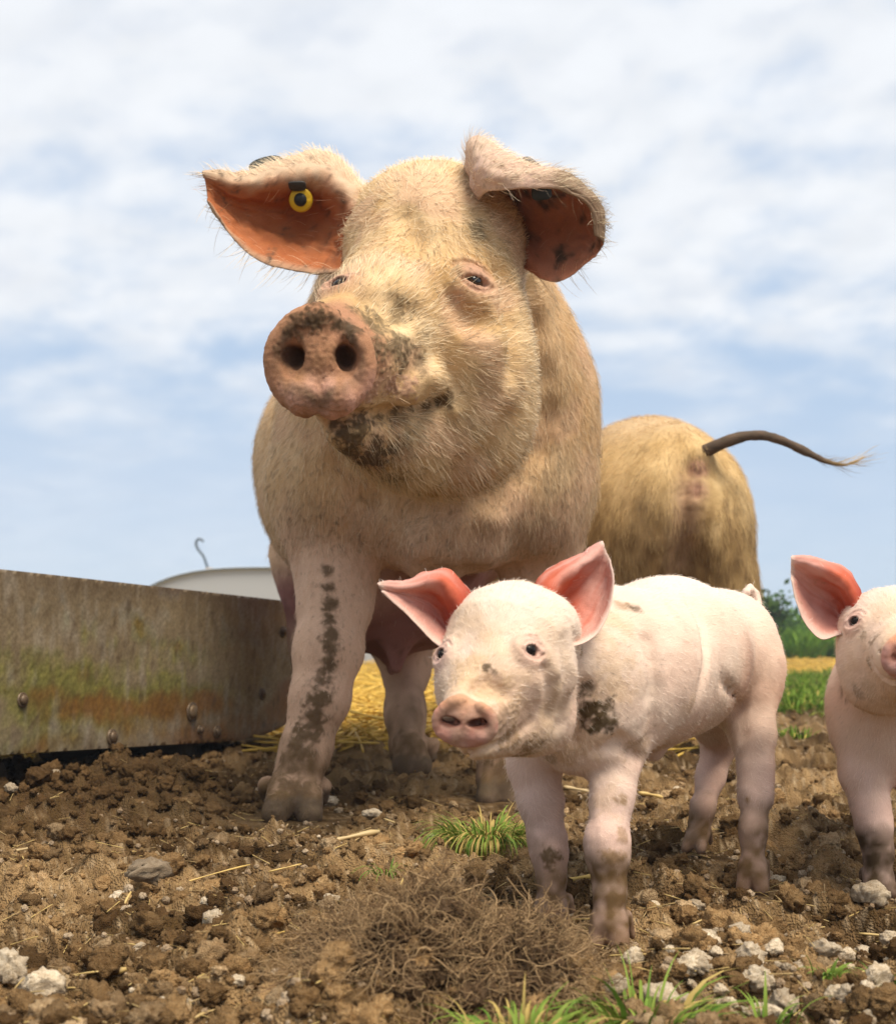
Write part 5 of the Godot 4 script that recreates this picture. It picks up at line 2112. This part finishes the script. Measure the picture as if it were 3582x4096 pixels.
		tell(o, "small %s stone lying %s" % [look, place], "stone", "small %s stones %s" % [look, place])
	for k in 46:
		var d := 1.0 / r.randf_range(1.0 / 2.0, 1.0 / 0.86)
		var p := Vector3(r.randf_range(-0.33, 0.33) * d, 0, -d)
		p.y = soil(p.x, p.z) + 0.004
		var o := part("straw_stalk", stalk(k, r.randf_range(0.02, 0.06), r.randf_range(0.0010, 0.0024)), plain(Color(0.58, 0.42, 0.15).lerp(Color(0.36, 0.25, 0.13), r.randf()), 0.55), self, p)
		o.basis = Basis.from_euler(Vector3(0, r.randf() * TAU, r.randf_range(-0.3, 0.3)))
		var spot := "left of the dead tussock" if p.x < -0.09 and p.z > -1.2 else "right of the dead tussock" if p.x > 0.09 and p.z > -1.2 else "near the dead tussock" if p.z > -1.2 else "near the animals' feet"
		tell(o, "thin dry straw stalk dropped on the soil " + spot, "straw", "thin straw stalks on the soil " + spot)
	# straw: x, y, length, turn, width, label
	for s in [[102, 984, 40, 0.42, 7.5, "thick yellow straw piece by the angular white stone"],
			[40, 1006, 22, 0.5, 8.0, "short yellow straw piece at the lower left corner"],
			[204, 882, 80, 0.5, 2.2, "long thin straw pointing up to the right"],
			[345, 846, 62, 0.3, 7.0, "broad bent straw leaf above the large pitted stone"],
			[22, 856, 56, 0.15, 5.0, "yellow straw at the left edge below the trough"],
			[50, 848, 22, -0.8, 2.5, "short straw stub crossing the yellow straw"],
			[262, 845, 24, 0.8, 3.0, "short brown straw between trough and pitted stone"],
			[243, 855, 16, -0.7, 2.2, "tiny straw beside the short brown straw"],
			[396, 827, 26, -0.6, 2.4, "thin straw right of the sow's front hoof"],
			[578, 888, 46, 0.12, 6.0, "yellow straw between the piglet's forefeet"],
			[632, 882, 34, 0.12, 4.5, "yellow straw end right of the piglet's foreleg"],
			[650, 800, 24, -0.05, 4.5, "golden straw under the piglet's belly"],
			[576, 794, 26, -0.05, 4.5, "golden straw behind the piglet's forelegs"],
			[120, 925, 46, 1.2, 3.0, "dry brown stem lying across the bright flat stone"],
			[250, 947, 60, 0.45, 3.0, "straw lying along a furrow left of the tussock"],
			[300, 950, 66, 0.5, 2.0, "thin straw reaching into the tussock"],
			[265, 925, 22, -0.05, 3.0, "pale green stalk below the row of stones"],
			[395, 900, 40, 0.9, 2.0, "thin green stalk against the tussock"],
			[866, 895, 40, 1.0, 3.0, "pale stem standing by the rounded grey stone"],
			[800, 930, 22, 0.2, 2.5, "brown twig left of the right piglet's stone"],
			[700, 925, 20, 0.6, 2.0, "brown twig above the round white stone"],
			[30, 918, 50, 0.3, 2.4, "thin straw at the left edge under the clod"],
			[190, 965, 14, -0.5, 2.6, "curled pale straw chip at the lower left"],
			[285, 872, 30, 0.25, 2.0, "fine straw left of the large pitted stone"]]:
		var p := on_soil(s[0], s[1])
		var z := -p.z
		var l := px(s[2], z) * (1.0 + 0.5 * absf(sin(s[3])))
		var o := part("straw_stalk", stalk(r.randi() % 9999, l, px(s[4], z)), plain(Color(0.62, 0.42, 0.10).lerp(Color(0.50, 0.38, 0.20), r.randf()), 0.5), self, p + Vector3(0, px(s[4], z) * 0.6 + 0.003, 0))
		var rise: float = s[3]
		o.basis = Basis.from_euler(Vector3(0, rise * 1.1, 0.18 * signf(rise) + (0.6 if absf(rise) > 0.75 else 0.0)))
		tell(o, s[5], "straw", "straw stalks on the soil")
	# more chaff, too much to count
	var xf := []
	var tint := []
	for k in 2200:
		var d := 1.0 / r.randf_range(1.0 / 4.0, 1.0 / 0.76)
		var x := r.randf_range(-0.42, 0.42) * d
		xf.append(Transform3D(Basis.from_euler(Vector3(r.randf_range(-0.4, 0.4), r.randf() * TAU, r.randf_range(-0.4, 0.4))).scaled_local(Vector3.ONE * r.randf_range(0.4, 1.2)), Vector3(x, soil(x, -d) + 0.003, -d)))
		tint.append(Color(0.52, 0.38, 0.14).lerp(Color(0.30, 0.21, 0.11), r.randf()))
	var o := many("chaff", stalk(5, 0.026, 0.0011), vertex_mat(0.6), xf, tint, self)
	tell(o, "short bits of chaff scattered over the soil", "straw")
	# the dead tussock at the front: a mound of soil and matted brown roots
	var root := thing("dead_tussock", "matted brown tussock of dead roots in the foreground", "tussock", Vector3(-0.004, 0, -0.90))
	var st := begin()
	for k in 5200:
		var a := r.randf() * TAU
		var q := sqrt(r.randf())
		var x := -0.004 + cos(a) * q * 0.108
		var z := -0.900 + sin(a) * q * 0.085
		var h := 0.034 * (1.0 - q * q)
		var p := Vector3(x, soil(x, z) + h * r.randf(), z)
		var dir := Vector3(cos(a) * q + r.randfn() * 0.6, r.randf_range(0.2, 1.6) * (1.2 - q), sin(a) * q + r.randfn() * 0.6).normalized()
		var step := r.randf_range(0.0025, 0.007)
		var pts := []
		var rad := []
		var w := r.randf_range(0.0002, 0.0006) * (1.8 if r.randf() < 0.1 else 1.0)
		for j in 7:
			pts.append(p)
			rad.append(w * (1.0 - j / 9.0))
			p += dir * step
			dir = (dir + Vector3(r.randfn(), r.randfn() - 0.25, r.randfn()) * 0.45).normalized()
			p.y = maxf(p.y, soil(p.x, p.z) + 0.001)
		tube(st, pts, rad, 4, Color(0.42, 0.285, 0.15).lerp(Color(0.12, 0.07, 0.035), r.randf()), false)
	var mat := part("roots", finish(st), vertex_mat(0.9), root, -root.position)
	mat.set_meta("kind", "stuff")
	xf = []
	tint = []
	for k in 520:
		var a := r.randf() * TAU
		var q := sqrt(r.randf())
		var x := -0.004 + cos(a) * q * 0.10
		var z := -0.900 + sin(a) * q * 0.08
		var s := r.randf_range(0.006, 0.022)
		xf.append(Transform3D(Basis.from_euler(Vector3(r.randf() * 3.0, r.randf() * TAU, 0)).scaled_local(Vector3.ONE * s), Vector3(x, soil(x, z) + 0.022 * (1.0 - q * q) * r.randf(), z) - root.position))
		tint.append(Color(0.12, 0.08, 0.048) * r.randf_range(0.7, 1.4))
	many("crumbs", clods[2], earth, xf, tint, root)
	# a third piglet behind the sow's legs
	var src: Node3D = get_node("piglet")
	var twin: Node3D = src.duplicate()
	twin.name = numbered("piglet")
	add_child(twin)
	twin.rotation.y = deg_to_rad(-28.0)
	twin.position = Vector3(0.165, 0, -3.42)
	twin.set_meta("label", "pale piglet almost hidden behind the front piglet's head and the sow's hind leg")
	# grass
	for g in [[488, 852, 0.046, 560, 0.105, 0.0024, 2.8, 0.35, "flattened green grass clump beside the piglet's far foreleg"],
			[642, 1048, 0.058, 340, 0.075, 0.0034, 2.6, 0.10, "bright green grass blades at the bottom right of the tussock"],
			[600, 1046, 0.034, 60, 0.04, 0.003, 1.3, 0.2, "small grass sprig between the tussock and the bright blades"],
			[520, 1052, 0.036, 110, 0.07, 0.003, 1.5, 0.4, "yellowing grass at the bottom edge under the tussock"],
			[447, 1055, 0.030, 80, 0.06, 0.003, 1.5, 0.4, "sparse grass at the bottom edge left of the yellowing grass"],
			[765, 1040, 0.035, 26, 0.04, 0.0026, 1.3, 0.1, "few green blades among the lower right chalk"],
			[385, 880, 0.022, 26, 0.03, 0.002, 1.4, 0.1, "tiny green sprig right of the large pitted stone"],
			[826, 985, 0.014, 22, 0.02, 0.003, 1.2, 0.0, "little green seedling near the pale upright stone"],
			[880, 1000, 0.03, 10, 0.015, 0.002, 1.0, 0.1, "few yellow green blades by the right edge"]]:
		var p := on_soil(g[0], g[1])
		var t := part("grass_clump", tuft(int(g[0]), g[3], g[2], g[4], g[5], g[6], g[7]), vertex_mat(0.6, 0.5), self, p + Vector3(0, 0.006 if g[0] != 488 else 0.016, 0))
		tell(t, g[8], "grass", "grass clumps in the soil")


var stone_mats := {}

func stone_mat(k: float) -> Material:
	if not stone_mats.has(k):
		var m := skin(0.9, 0.25, 24.0, 0.14)
		m.albedo_color = Color(0.17, 0.12, 0.075).lerp(Color(0.90, 0.79, 0.61), k).linear_to_srgb()
		stone_mats[k] = m
	return stone_mats[k]
